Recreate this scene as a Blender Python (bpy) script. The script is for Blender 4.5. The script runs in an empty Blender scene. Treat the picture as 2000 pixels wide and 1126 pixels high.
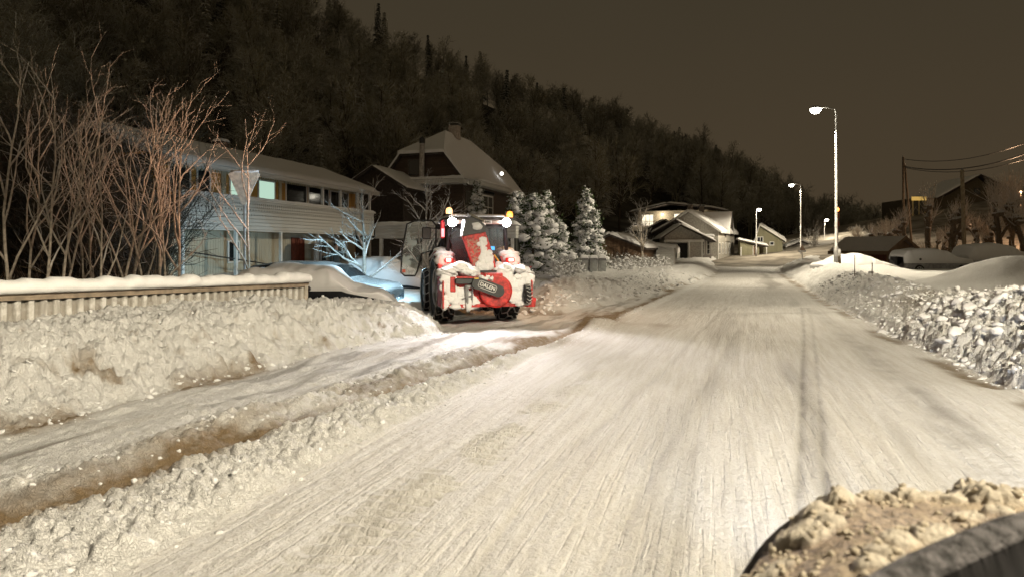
import bpy, math, random
import numpy as np
from mathutils import Vector, Matrix

sc = bpy.context.scene
COL = sc.collection
F = 1333.0            # focal length in photo pixels (photo 2000 wide)
CAMZ = 1.75
def at(px, py, Y):    # measured photo point at depth Y -> world point
    return Vector(((px-1000)/F*Y, Y, CAMZ+(485-py)/F*Y))
def gy(py): return CAMZ*F/(py-485)
R = math.radians

# ---------------------------------------------------------------- camera
cam = bpy.data.cameras.new('camera'); camo = bpy.data.objects.new('camera', cam); COL.objects.link(camo)
camo.location = (0, 0, CAMZ); camo.rotation_euler = (R(90), 0, 0)
cam.sensor_width = 36; cam.lens = 36*F/2000; cam.shift_y = -78/2000
cam.clip_start = .05; cam.clip_end = 2000
cam.dof.use_dof = True; cam.dof.focus_distance = 14; cam.dof.aperture_fstop = 2.6
sc.camera = camo
sc.view_settings.view_transform = 'Standard'; sc.view_settings.look = 'None'
sc.view_settings.exposure = 0; sc.view_settings.gamma = 1
sc.render.engine = 'CYCLES'
sc.cycles.max_bounces = 5; sc.cycles.diffuse_bounces = 3; sc.cycles.glossy_bounces = 2
sc.cycles.transmission_bounces = 3; sc.cycles.transparent_max_bounces = 6
sc.cycles.caustics_reflective = False; sc.cycles.caustics_refractive = False
sc.cycles.sample_clamp_indirect = 3

# ---------------------------------------------------------------- node helper
class NT:
    def __init__(s, tree): s.t = tree; s.n = tree.nodes; s.l = tree.links
    def new(s, typ, **kw):
        n = s.n.new(typ)
        for k, v in kw.items():
            if k.startswith('i_'):
                key = k[2:]; key = int(key) if key.isdigit() else key
                s.set(n, key, v)
            else: setattr(n, k, v)
        return n
    def set(s, n, key, v):
        if isinstance(v, bpy.types.NodeSocket): s.l.new(v, n.inputs[key])
        else: n.inputs[key].default_value = v
    def math(s, op, a, b=None, c=None, clamp=False):
        n = s.n.new('ShaderNodeMath'); n.operation = op; n.use_clamp = clamp
        s.set(n, 0, a)
        if b is not None: s.set(n, 1, b)
        if c is not None: s.set(n, 2, c)
        return n.outputs[0]
    def noise(s, vec, scale, detail=3, rough=.55):
        n = s.n.new('ShaderNodeTexNoise'); s.set(n, 'Vector', vec); s.set(n, 'Scale', scale)
        s.set(n, 'Detail', detail); s.set(n, 'Roughness', rough); return n.outputs['Fac']
    def mix(s, fac, a, b):
        n = s.n.new('ShaderNodeMix'); n.data_type = 'RGBA'
        s.set(n, 0, fac)
        for k, v in ((6, a), (7, b)):
            s.set(n, k, v if isinstance(v, bpy.types.NodeSocket) else (*v[:3], 1))
        return n.outputs[2]
    def ramp(s, fac, lo, hi):
        n = s.n.new('ShaderNodeMapRange'); n.interpolation_type = 'SMOOTHSTEP'
        s.set(n, 0, fac); s.set(n, 1, lo); s.set(n, 2, hi); return n.outputs[0]

# ---------------------------------------------------------------- night sky: low light-polluted cloud, brightened behind the camera
w = bpy.data.worlds.new('World'); sc.world = w; w.use_nodes = True
nt = NT(w.node_tree); nt.n.clear()
tc = nt.new('ShaderNodeTexCoord').outputs['Generated']
sep = nt.new('ShaderNodeSeparateXYZ', i_0=tc)
up = nt.ramp(sep.outputs[2], -.05, .5)
colr = nt.mix(up, (.066, .0475, .0275), (.0435, .0350, .0215))
cl = nt.noise(tc, 1.7, 3)
rear_glow = nt.ramp(nt.math('MULTIPLY', sep.outputs[1], -1), -.25, .9)      # sky brightened behind the camera, added to light facing walls
stren = nt.math('MULTIPLY', nt.math('ADD', 1.0, nt.math('MULTIPLY', rear_glow, 1.5)), nt.math('ADD', .88, nt.math('MULTIPLY', cl, .24)))
bg = nt.new('ShaderNodeBackground', i_Color=colr, i_Strength=stren)
out = nt.new('ShaderNodeOutputWorld'); nt.l.new(bg.outputs[0], out.inputs[0])

# ---------------------------------------------------------------- lamps
def lamp_data(name, kind, power, color, size=.12, spot=None, blend=.3, batwing=0):
    L = bpy.data.lights.new(name, kind); L.energy = power; L.color = color; L.shadow_soft_size = size
    if spot: L.spot_size = R(spot); L.spot_blend = blend
    if batwing:                                     # street lantern optics throw more light sideways than straight down
        L.use_nodes = True; n = NT(L.node_tree); n.n.clear()
        g = n.new('ShaderNodeTexCoord').outputs['Normal']
        z = n.math('ABSOLUTE', n.new('ShaderNodeSeparateXYZ', i_0=g).outputs[2])
        s = n.math('POWER', n.math('MAXIMUM', z, .22), -batwing)
        e = n.new('ShaderNodeEmission', i_Strength=s); o = n.new('ShaderNodeOutputLight')
        n.l.new(e.outputs[0], o.inputs[0])
    return L
def link_light(name, data, loc, target=None, parent=None):
    o = bpy.data.objects.new(name, data); COL.objects.link(o); o.location = loc
    if target is not None:
        d = Vector(target)-Vector(loc); o.rotation_euler = d.to_track_quat('-Z', 'Y').to_euler()
    if parent: o.parent = parent
    return o
WARM = (1.0, .872, .645)

# ---------------------------------------------------------------- mesh helpers
class MB:
    def __init__(s, M=None): s.v = []; s.f = []; s.M = M
    def add(s, vs, fs):
        b = len(s.v)
        if s.M is not None: vs = [tuple(s.M @ Vector(v)) for v in vs]
        s.v.extend(vs); s.f.extend([tuple(i+b for i in f) for f in fs]); return s
    def box(s, c, size, rz=0, rx=0, ry=0, bev=0):
        x, y, z = (size[0]/2, size[1]/2, size[2]/2)
        if bev:
            b = min(bev, x*.9, y*.9, z*.9); vs = []; idx = {}
            for sx in (-1, 1):
                for sy in (-1, 1):
                    for sz in (-1, 1):
                        for ax in range(3):
                            p = [sx*(x-b), sy*(y-b), sz*(z-b)]; p[ax] = (sx*x, sy*y, sz*z)[ax]
                            idx[(sx, sy, sz, ax)] = len(vs); vs.append(p)
            fs = []
            for ax in range(3):
                a, b2 = [k for k in range(3) if k != ax]
                for sg in (-1, 1):
                    q = []
                    for (u, w_) in ((-1, -1), (1, -1), (1, 1), (-1, 1)):
                        t = [0, 0, 0]; t[ax] = sg; t[a] = u; t[b2] = w_; q.append(idx[(*t, ax)])
                    fs.append(tuple(q if (sg > 0) ^ (ax == 1) else q[::-1]))
            for ax in range(3):            # edges along ax
                a, b2 = [k for k in range(3) if k != ax]
                for u in (-1, 1):
                    for w_ in (-1, 1):
                        t1 = [0, 0, 0]; t2 = [0, 0, 0]; t1[ax] = -1; t2[ax] = 1
                        for t in (t1, t2): t[a] = u; t[b2] = w_
                        q = (idx[(*t1, a)], idx[(*t2, a)], idx[(*t2, b2)], idx[(*t1, b2)]); fs.append(q)
            for sx in (-1, 1):
                for sy in (-1, 1):
                    for sz in (-1, 1): fs.append((idx[(sx, sy, sz, 0)], idx[(sx, sy, sz, 1)], idx[(sx, sy, sz, 2)]))
        else:
            vs = [(i*x, j*y, k*z) for i in (-1, 1) for j in (-1, 1) for k in (-1, 1)]
            fs = [(0, 1, 3, 2), (4, 6, 7, 5), (0, 4, 5, 1), (2, 3, 7, 6), (0, 2, 6, 4), (1, 5, 7, 3)]
        m = Matrix.Translation(c) @ Matrix.Rotation(rz, 4, 'Z') @ Matrix.Rotation(ry, 4, 'Y') @ Matrix.Rotation(rx, 4, 'X')
        return s.add([tuple(m @ Vector(v)) for v in vs], fs)
    def tube(s, pts, rad, n=6, cap=True):
        pts = [Vector(p) for p in pts]
        if not hasattr(rad, '__len__'): rad = [rad]*len(pts)
        vs = []; fs = []; pu = None
        for i, p in enumerate(pts):
            d = (pts[min(i+1, len(pts)-1)]-pts[max(i-1, 0)])
            d = d.normalized() if d.length > 1e-9 else Vector((0, 0, 1))
            if pu is None: pu = d.orthogonal().normalized()
            else:
                pu = pu-d*pu.dot(d); pu = pu.normalized() if pu.length > 1e-6 else d.orthogonal().normalized()
            q = d.cross(pu)
            for k in range(n):
                a = 2*math.pi*k/n; vs.append(tuple(p+(pu*math.cos(a)+q*math.sin(a))*rad[i]))
        for i in range(len(pts)-1):
            for k in range(n): fs.append((i*n+k, i*n+(k+1) % n, (i+1)*n+(k+1) % n, (i+1)*n+k))
        if cap: fs.append(tuple(range(n))[::-1]); fs.append(tuple((len(pts)-1)*n+k for k in range(n)))
        return s.add(vs, fs)
    def prism(s, poly, o, u, v, wv):            # poly in (u,v) plane, extruded by vector wv
        o = Vector(o); u = Vector(u); v = Vector(v); wv = Vector(wv); n = len(poly)
        a = [o+u*p[0]+v*p[1] for p in poly]; b = [p+wv for p in a]
        vs = [tuple(p) for p in a+b]
        fs = [tuple(range(n))[::-1], tuple(range(n, 2*n))]+[(i, (i+1) % n, n+(i+1) % n, n+i) for i in range(n)]
        return s.add(vs, fs)
    def lathe(s, prof, c, axis='Z', n=24, a0=0):         # prof list of (r, h)
        vs = []; fs = []
        for (r, h) in prof:
            for k in range(n):
                a = a0+2*math.pi*k/n; x, y = r*math.cos(a), r*math.sin(a)
                p = {'Z': (x, y, h), 'X': (h, x, y), 'Y': (x, h, y)}[axis]
                vs.append((p[0]+c[0], p[1]+c[1], p[2]+c[2]))
        for i in range(len(prof)-1):
            for k in range(n): fs.append((i*n+k, i*n+(k+1) % n, (i+1)*n+(k+1) % n, (i+1)*n+k))
        fs.append(tuple(range(n))[::-1]); fs.append(tuple((len(prof)-1)*n+k for k in range(n)))
        return s.add(vs, fs)
    def blob(s, c, r, seed=0, flat=1.0, rough=.25, sub=2):
        V, Fc = ico(sub); P = V*np.array(r if hasattr(r, '__len__') else (r, r, r*flat))
        k = np.random.RandomState(seed % 99991).rand(3)*50
        nrm = V
        d = np.sin(nrm[:, 0]*3.1+k[0])*np.cos(nrm[:, 1]*2.7+k[1])+.6*np.sin(nrm[:, 2]*5.3+k[2]+nrm[:, 0]*4)+.35*np.sin(nrm[:, 1]*9+k[0])*np.cos(nrm[:, 0]*8+k[1])
        P = P*(1+rough*.6*d)[:, None]
        return s.add([(float(p[0]+c[0]), float(p[1]+c[1]), float(p[2]+c[2])) for p in P], Fc)
    def build(s, name, mat, parent=None, smooth=False, weld=False):
        used_ = sorted({i for f in s.f for i in f})
        if len(used_) < len(s.v):
            rm = {k: i for i, k in enumerate(used_)}; s.v = [s.v[k] for k in used_]; s.f = [tuple(rm[i] for i in f) for f in s.f]
        me = bpy.data.meshes.new(name); me.from_pydata([tuple(v) for v in s.v], [], s.f)
        if smooth: me.polygons.foreach_set('use_smooth', [True]*len(me.polygons))
        me.materials.append(mat); me.update()
        o = bpy.data.objects.new(name, me); COL.objects.link(o)
        if parent: o.parent = parent
        return o
_ico = {}
def ico(sub):
    if sub not in _ico:
        import bmesh
        bm = bmesh.new(); bmesh.ops.create_icosphere(bm, subdivisions=sub, radius=1)
        _ico[sub] = (np.array([v.co[:] for v in bm.verts]), [tuple(v.index for v in f.verts) for f in bm.faces]); bm.free()
    return _ico[sub]
def empty(name, label, cat, loc=(0, 0, 0), rz=0, group=None):
    o = bpy.data.objects.new(name, None); COL.objects.link(o); o.location = loc; o.rotation_euler = (0, 0, rz)
    o.empty_display_size = .2
    return tag(o, label, cat, group)
def tag(o, label, cat, group=None):
    o['label'] = label; o['category'] = cat
    if group: o['group'] = group
    return o
def copy_tree(o, parent=None):
    c = o.copy(); COL.objects.link(c); c.parent = parent
    for ch in list(o.children): copy_tree(ch, c)
    return c
def grid_mesh(name, P, mat, parent=None, faces_mask=None, uv=None, attrs=None, smooth=True):
    n, m = P.shape[:2]; idx = np.arange(n*m).reshape(n, m)
    q = np.stack([idx[:-1, :-1], idx[:-1, 1:], idx[1:, 1:], idx[1:, :-1]], -1).reshape(-1, 4)
    if faces_mask is not None: q = q[faces_mask.reshape(-1)]
    used = np.unique(q); rem = np.full(n*m, -1); rem[used] = np.arange(len(used)); q = rem[q]
    co = P.reshape(-1, 3)[used]
    me = bpy.data.meshes.new(name); me.vertices.add(len(co)); me.vertices.foreach_set('co', co.astype(np.float32).ravel())
    me.loops.add(q.size); me.loops.foreach_set('vertex_index', q.ravel().astype(np.int32))
    me.polygons.add(len(q)); me.polygons.foreach_set('loop_start', np.arange(0, q.size, 4, dtype=np.int32))
    me.polygons.foreach_set('loop_total', np.full(len(q), 4, dtype=np.int32))
    me.update(calc_edges=True); me.validate()
    if smooth: me.polygons.foreach_set('use_smooth', np.ones(len(q), dtype=bool))
    for k, a in (attrs or {}).items():
        at_ = me.attributes.new(k, 'FLOAT', 'POINT'); at_.data.foreach_set('value', a.reshape(-1)[used].astype(np.float32))
    me.materials.append(mat); me.update()
    o = bpy.data.objects.new(name, me); COL.objects.link(o)
    if parent: o.parent = parent
    return o

# ---------------------------------------------------------------- numpy noise
def _h(ix, iy, s):
    a = (ix.astype(np.int64)*374761393+iy.astype(np.int64)*668265263+s*974634777) & 0xffffffff
    a = ((a ^ (a >> 13))*1274126177) & 0xffffffff
    a = ((a ^ (a >> 16))*2246822519) & 0xffffffff
    return ((a ^ (a >> 15)) & 0xffffff)/float(0xffffff)
def vnoise(x, y, s=0):
    ix = np.floor(x); iy = np.floor(y); fx = x-ix; fy = y-iy
    u = fx*fx*fx*(fx*(fx*6-15)+10); v = fy*fy*fy*(fy*(fy*6-15)+10)
    def g(dx, dy):
        a = _h(ix+dx, iy+dy, s)*2*np.pi; return np.cos(a)*(fx-dx)+np.sin(a)*(fy-dy)
    return 1.45*((g(0, 0)*(1-u)+g(1, 0)*u)*(1-v)+(g(0, 1)*(1-u)+g(1, 1)*u)*v)
def fbm(x, y, o=4, s=0, g=.5):
    r = 0; a = 1
    for i in range(o): r = r+a*vnoise(x, y, s+i*17); x = x*2.03+3.1; y = y*2.03-1.7; a *= g
    return r
def lumps(x, y, s=0):                     # rounded clods: 0..1
    ix = np.floor(x); iy = np.floor(y); best = np.zeros_like(x)
    for dx in (-1, 0, 1):
        for dy in (-1, 0, 1):
            cx = ix+dx; cy = iy+dy
            px = cx+_h(cx, cy, s); py = cy+_h(cx, cy, s+5); r = .35+.5*_h(cx, cy, s+9)
            d2 = ((x-px)**2+(y-py)**2)/(r*r)
            best = np.maximum(best, r*np.sqrt(np.clip(1-d2, 0, 1)))
    return best
def sstep(x, a, b):
    t = np.clip((x-a)/(b-a), 0, 1); return t*t*(3-2*t)
def poly_sd(x, y, P):                     # signed distance to polygon, positive inside
    d = np.full(x.shape, 1e9); ins = np.zeros(x.shape, bool); n = len(P)
    for i in range(n):
        ax, ay = P[i]; bx, by = P[(i+1) % n]; ex, ey = bx-ax, by-ay
        t = np.clip(((x-ax)*ex+(y-ay)*ey)/(ex*ex+ey*ey), 0, 1)
        d = np.minimum(d, np.hypot(x-ax-t*ex, y-ay-t*ey))
        c = ((ay > y) != (by > y)) & (x < (bx-ax)*(y-ay)/((by-ay) if by != ay else 1e-9)+ax); ins ^= c
    return np.where(ins, d, -d)
def line_d(x, y, P):
    d = np.full(x.shape, 1e9)
    for i in range(len(P)-1):
        ax, ay = P[i]; bx, by = P[i+1]; ex, ey = bx-ax, by-ay
        t = np.clip(((x-ax)*ex+(y-ay)*ey)/(ex*ex+ey*ey), 0, 1)
        d = np.minimum(d, np.hypot(x-ax-t*ex, y-ay-t*ey))
    return d

# ---------------------------------------------------------------- materials
def mat(name):
    m = bpy.data.materials.new(name); m.use_nodes = True; n = NT(m.node_tree); n.n.clear()
    b = n.new('ShaderNodeBsdfPrincipled'); o = n.new('ShaderNodeOutputMaterial'); n.l.new(b.outputs[0], o.inputs[0])
    n.b = b; n.o = o; n.tc = n.new('ShaderNodeTexCoord').outputs['Object']; return m, n
def bump(n, h, dist, strength=1):
    bp = n.new('ShaderNodeBump', i_Height=h, i_Distance=dist, i_Strength=strength); n.l.new(bp.outputs[0], n.b.inputs['Normal'])
def simple(name, col, rough=.6, metal=0, var=.25, scale=6, bmp=0, spec=.5, dust=0):
    m, n = mat(name)
    f = n.noise(n.tc, scale, 4); c = n.mix(n.ramp(f, .3, .7), [k*(1-var) for k in col], [min(1, k*(1+var)) for k in col])
    if dust:                              # snow dust lying on faces that look up
        g = n.new('ShaderNodeNewGeometry'); nz = n.new('ShaderNodeSeparateXYZ', i_0=g.outputs['Normal']).outputs[2]
        k = n.math('ADD', nz, n.math('MULTIPLY', n.math('SUBTRACT', n.noise(n.tc, 9, 3), .5), .9))
        c = n.mix(n.math('MULTIPLY', n.ramp(k, .1, .55), dust), c, (.8, .8, .8))
    n.set(n.b, 'Base Color', c); n.set(n.b, 'Roughness', rough); n.set(n.b, 'Metallic', metal); n.set(n.b, 'Specular IOR Level', spec)
    if bmp: bump(n, n.noise(n.tc, scale*4, 4), bmp)
    return m
def emis(name, col, s):
    m, n = mat(name); n.set(n.b, 'Base Color', (.1, .1, .1, 1)); n.set(n.b, 'Emission Color', (*col, 1)); n.set(n.b, 'Emission Strength', s); return m
def boards(name, col, axis, width=.14, var=.2, rough=.7):
    m, n = mat(name); s = n.new('ShaderNodeSeparateXYZ', i_0=n.tc)
    q = s.outputs[axis]
    if axis == 'H': q = None
    u = n.math('DIVIDE', q, width); fl = n.math('FLOOR', u); fr = n.math('FRACT', u)
    wn = n.new('ShaderNodeTexWhiteNoise', noise_dimensions='1D'); n.set(wn, 'W', fl)
    t = n.math('MULTIPLY', n.math('ADD', wn.outputs[0], n.noise(n.tc, 5, 4)), .5)
    c = n.mix(t, [k*(1-var) for k in col], [min(1, k*(1+var)) for k in col])
    n.set(n.b, 'Base Color', c); n.set(n.b, 'Roughness', rough)
    gr = n.math('MULTIPLY', n.ramp(fr, 0, .12), n.math('SUBTRACT', 1, n.ramp(fr, .88, 1)))
    bump(n, gr, .025); return m
def snow_mat(name, tint=(.83, .83, .84), b1=.02, s1=14, b2=.006, s2=60):
    m, n = mat(name)
    f = n.noise(n.tc, 2.2, 4); c = n.mix(f, [k*.93 for k in tint], tint)
    n.set(n.b, 'Base Color', c); n.set(n.b, 'Roughness', .7); n.set(n.b, 'Specular IOR Level', .25)
    h = n.math('ADD', n.math('MULTIPLY', n.noise(n.tc, s1, 4), b1), n.math('MULTIPLY', n.noise(n.tc, s2, 3), b2)); bump(n, h, 1.0)
    return m
SNOW = snow_mat('snow'); SNOW_SMOOTH = snow_mat('smooth_snow', b1=.012, s1=5, b2=.004, s2=30)
def ground_mat(name, lumpy):
    m, n = mat(name)
    dirt = n.new('ShaderNodeAttribute', attribute_name='dirt').outputs['Fac']
    grey = n.new('ShaderNodeAttribute', attribute_name='grey').outputs['Fac']
    pos = n.tc
    if lumpy:
        fd = n.noise(pos, 11, 6, .72); f2 = n.noise(pos, 1.3, 4)
        c = n.mix(f2, (.76, .755, .74), (.85, .85, .85))
        c = n.mix(n.math('MULTIPLY', n.ramp(fd, .54, .68), .26), c, (.46, .39, .30))
        vo = n.new('ShaderNodeTexVoronoi', i_Vector=n.new('ShaderNodeVectorMath', operation='ADD', i_0=pos, i_1=n.new('ShaderNodeTexNoise', i_Vector=pos, i_Scale=6.0).outputs['Color']).outputs[0], i_Scale=15.0, feature='DISTANCE_TO_EDGE').outputs[0]
        crk = n.ramp(vo, 0, .14); c = n.mix(n.math('MULTIPLY', n.math('SUBTRACT', 1, n.ramp(vo, 0, .04)), .12), c, (.45, .38, .29))
        h = n.math('ADD', n.math('ADD', n.math('MULTIPLY', n.noise(pos, 14, 6, .7), .036), n.math('MULTIPLY', crk, .007)), n.math('MULTIPLY', n.noise(pos, 60, 3), .005))
    else:
        acr = n.new('ShaderNodeAttribute', attribute_name='across').outputs['Fac']; sp = n.new('ShaderNodeSeparateXYZ', i_0=pos)
        rv = n.new('ShaderNodeCombineXYZ', i_0=acr, i_1=sp.outputs[1])
        mp = n.new('ShaderNodeMapping', i_0=rv.outputs[0]); mp.inputs['Scale'].default_value = (1, .05, 1)
        st = n.noise(mp.outputs[0], 11, 6, .72); mp2 = n.new('ShaderNodeMapping', i_0=rv.outputs[0]); mp2.inputs['Scale'].default_value = (1, .03, 1)
        st2 = n.noise(mp2.outputs[0], 1.9, 4, .6); f2 = n.noise(pos, .5, 4); gr = n.noise(pos, 24, 5, .75)
        c = n.mix(n.ramp(st, .3, .66), (.70, .68, .65), (.85, .845, .84))
        mp3 = n.new('ShaderNodeMapping', i_0=rv.outputs[0]); mp3.inputs['Scale'].default_value = (1, .035, 1); st3 = n.noise(mp3.outputs[0], 26, 3, .5)
        lines = n.ramp(st3, .53, .64); c = n.mix(n.math('MULTIPLY', lines, n.math('MULTIPLY', n.ramp(n.noise(pos, .7, 3), .5, .72), .2)), c, (.42, .385, .34))
        mp4 = n.new('ShaderNodeMapping', i_0=rv.outputs[0]); mp4.inputs['Scale'].default_value = (1, .7, 1); chat = n.ramp(n.noise(mp4.outputs[0], 20, 4, .7), .55, .66)
        c = n.mix(n.math('MULTIPLY', chat, .07), c, (.45, .42, .38))
        c = n.mix(n.math('MULTIPLY', n.ramp(st2, .52, .7), .22), c, (.5, .47, .44))
        c = n.mix(n.math('MULTIPLY', n.ramp(gr, .5, .66), .34), c, (.45, .42, .38))
        c = n.mix(n.math('MULTIPLY', n.ramp(f2, .5, .75), .18), c, (.55, .5, .43))
        h = n.math('ADD', n.math('SUBTRACT', n.math('MULTIPLY', st, .008), n.math('MULTIPLY', lines, .006)), n.math('ADD', n.math('SUBTRACT', n.math('MULTIPLY', gr, .035), n.math('MULTIPLY', chat, .0015)), n.math('MULTIPLY', n.noise(pos, 9, 4), .02)))
    c = n.mix(grey, c, (.3, .285, .27))
    dn = n.math('MULTIPLY', dirt, n.math('ADD', .55, n.math('MULTIPLY', n.noise(pos, 12, 4), .9)), clamp=True)
    c = n.mix(dn, c, (.25, .18, .105))
    n.set(n.b, 'Base Color', c); n.set(n.b, 'Roughness', .65 if not lumpy else .75); n.set(n.b, 'Specular IOR Level', .25)
    bump(n, h, 1.0); return m
GM_ROAD = ground_mat('road_snow', False); GM_BANK = ground_mat('bank_snow', True)
def bark_snow(name, col, dust=.8):
    return simple(name, col, .85, 0, .3, 12, .01, .2, dust)
BARK = bark_snow('bark_frosted', (.13, .10, .07), .55); BARK_DARK = bark_snow('bark_dark', (.07, .055, .04), .5)
TWIG = bark_snow('twig_frosted', (.50, .44, .37), .7); TWIG_SNOW = bark_snow('twig_snowy', (.3, .28, .25), 1.0)
FTWIG = bark_snow('forest_twig', (.26, .25, .18), .75); FTWIG2 = bark_snow('forest_twig_dark', (.15, .14, .10), .55); SCRUB = bark_snow('scrub_twig', (.038, .034, .024), .12)
FPINE = bark_snow('forest_needles', (.03, .035, .022), .35)
LEAF = simple('conifer_leaf', (.05, .08, .03), .7, var=.5, scale=10, spec=.2)
BLACK = simple('black_plastic', (.02, .02, .022), .4); RUBBER = simple('rubber', (.018, .018, .018), .75, bmp=.01)
RED = simple('red_paint', (.42, .022, .018), .45, var=.5, scale=11, dust=.12); STEEL = simple('galvanised_steel', (.45, .45, .46), .45, .7)
CHAINM = simple('chain_steel', (.5, .49, .47), .4, .5); WHITE = simple('white_paint', (.75, .75, .73), .55, var=.06)
CREAM = simple('cream_paint', (.6, .56, .42), .6, var=.1); GREYW = simple('grey_metal', (.3, .3, .3), .5, .4)
def glassm(name, col, rough=.08):
    m, n = mat(name); n.set(n.b, 'Base Color', (*col, 1)); n.set(n.b, 'Roughness', rough); n.set(n.b, 'Specular IOR Level', .8); return m
GLASS = glassm('dark_glass', (.015, .018, .02)); 
def clear_glass(name, tint, alpha):
    m, n = mat(name); n.set(n.b, 'Base Color', (*tint, 1)); n.set(n.b, 'Roughness', .05); n.set(n.b, 'Alpha', alpha); return m
CABGLASS = clear_glass('cab_glass', (.12, .16, .16), .35)
# ================================================================= TERRAIN
def smooth_curve(pts):
    P = np.array(pts); ys = np.arange(-80, 140, .25); xs = np.interp(ys, P[:, 0], P[:, 1])
    k = np.hanning(21); k /= k.sum(); pad = np.pad(xs, 10, mode='reflect', reflect_type='odd'); xs = np.convolve(pad, k, 'valid')
    return lambda Y: np.interp(Y, ys, xs)
Lx = smooth_curve([(-80, -28), (-20, -9.4), (3.64, -2.1), (7, -1.0), (10.85, .2), (16, 2.3), (22.2, 4.9), (36, 10.4), (66, 19.5), (90, 27), (140, 42)])
Rx = smooth_curve([(-80, -20), (-20, -2.1), (3.64, 4.85), (8.19, 6.15), (17.3, 8.8), (38.9, 15.9), (55, 21.5), (66, 26.5), (90, 37), (140, 60)])
Gx = smooth_curve([(-80, -31), (-20, -12.4), (3.64, -3.6), (4.28, -3.25), (5.24, -2.78), (7.4, -1.95), (11.4, -.05), (15, 1.65), (20, 3.6), (26, 5.9), (40, 11), (140, 41)])
Fx = lambda Y: -6.75+.458*(Y-9)
LEFT_BANK = [(-8.4, 1), (-6.4, 3.4), (-4.85, 6.39), (-3.98, 8.8), (-2.75, 12), (-1.9, 13.2), (-1.35, 13.9), (-1.35, 14.8), (-1.9, 15.9), (-3.2, 16.6), (-4.2, 17.0), (-6.2, 14.5), (-7.3, 10), (-11.5, 1)]
FAR_BANK = [(.8, 18.3), (1.5, 18.6), (3.3, 22.0), (6.0, 27.5), (9.3, 35), (13.3, 45), (17.2, 57), (20, 68), (26, 82), (24, 84), (15, 66), (9, 52), (4, 40), (1.2, 30), (-.1, 23), (.2, 19.5)]
RIGHT_OUT = [(60, 0), (60, 75), (33, 75)]
def terrain(x, y):                         # ground without ploughed piles
    z = np.zeros_like(x)
    z += .28*sstep(Fx(y)-x, .2, 2.5)*sstep(y, -60, 0)                 # garden behind the fence
    left = sstep(-2+.3*(y-18)-x, 0, 9)*sstep(y, 20, 42); z += .9*left
    z += .26*sstep(x-Rx(y), 1.2, 3.5)*(1-sstep(y, 60, 90))
    z += .06*fbm(x*.25, y*.25, 3, 3)
    return z
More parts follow.
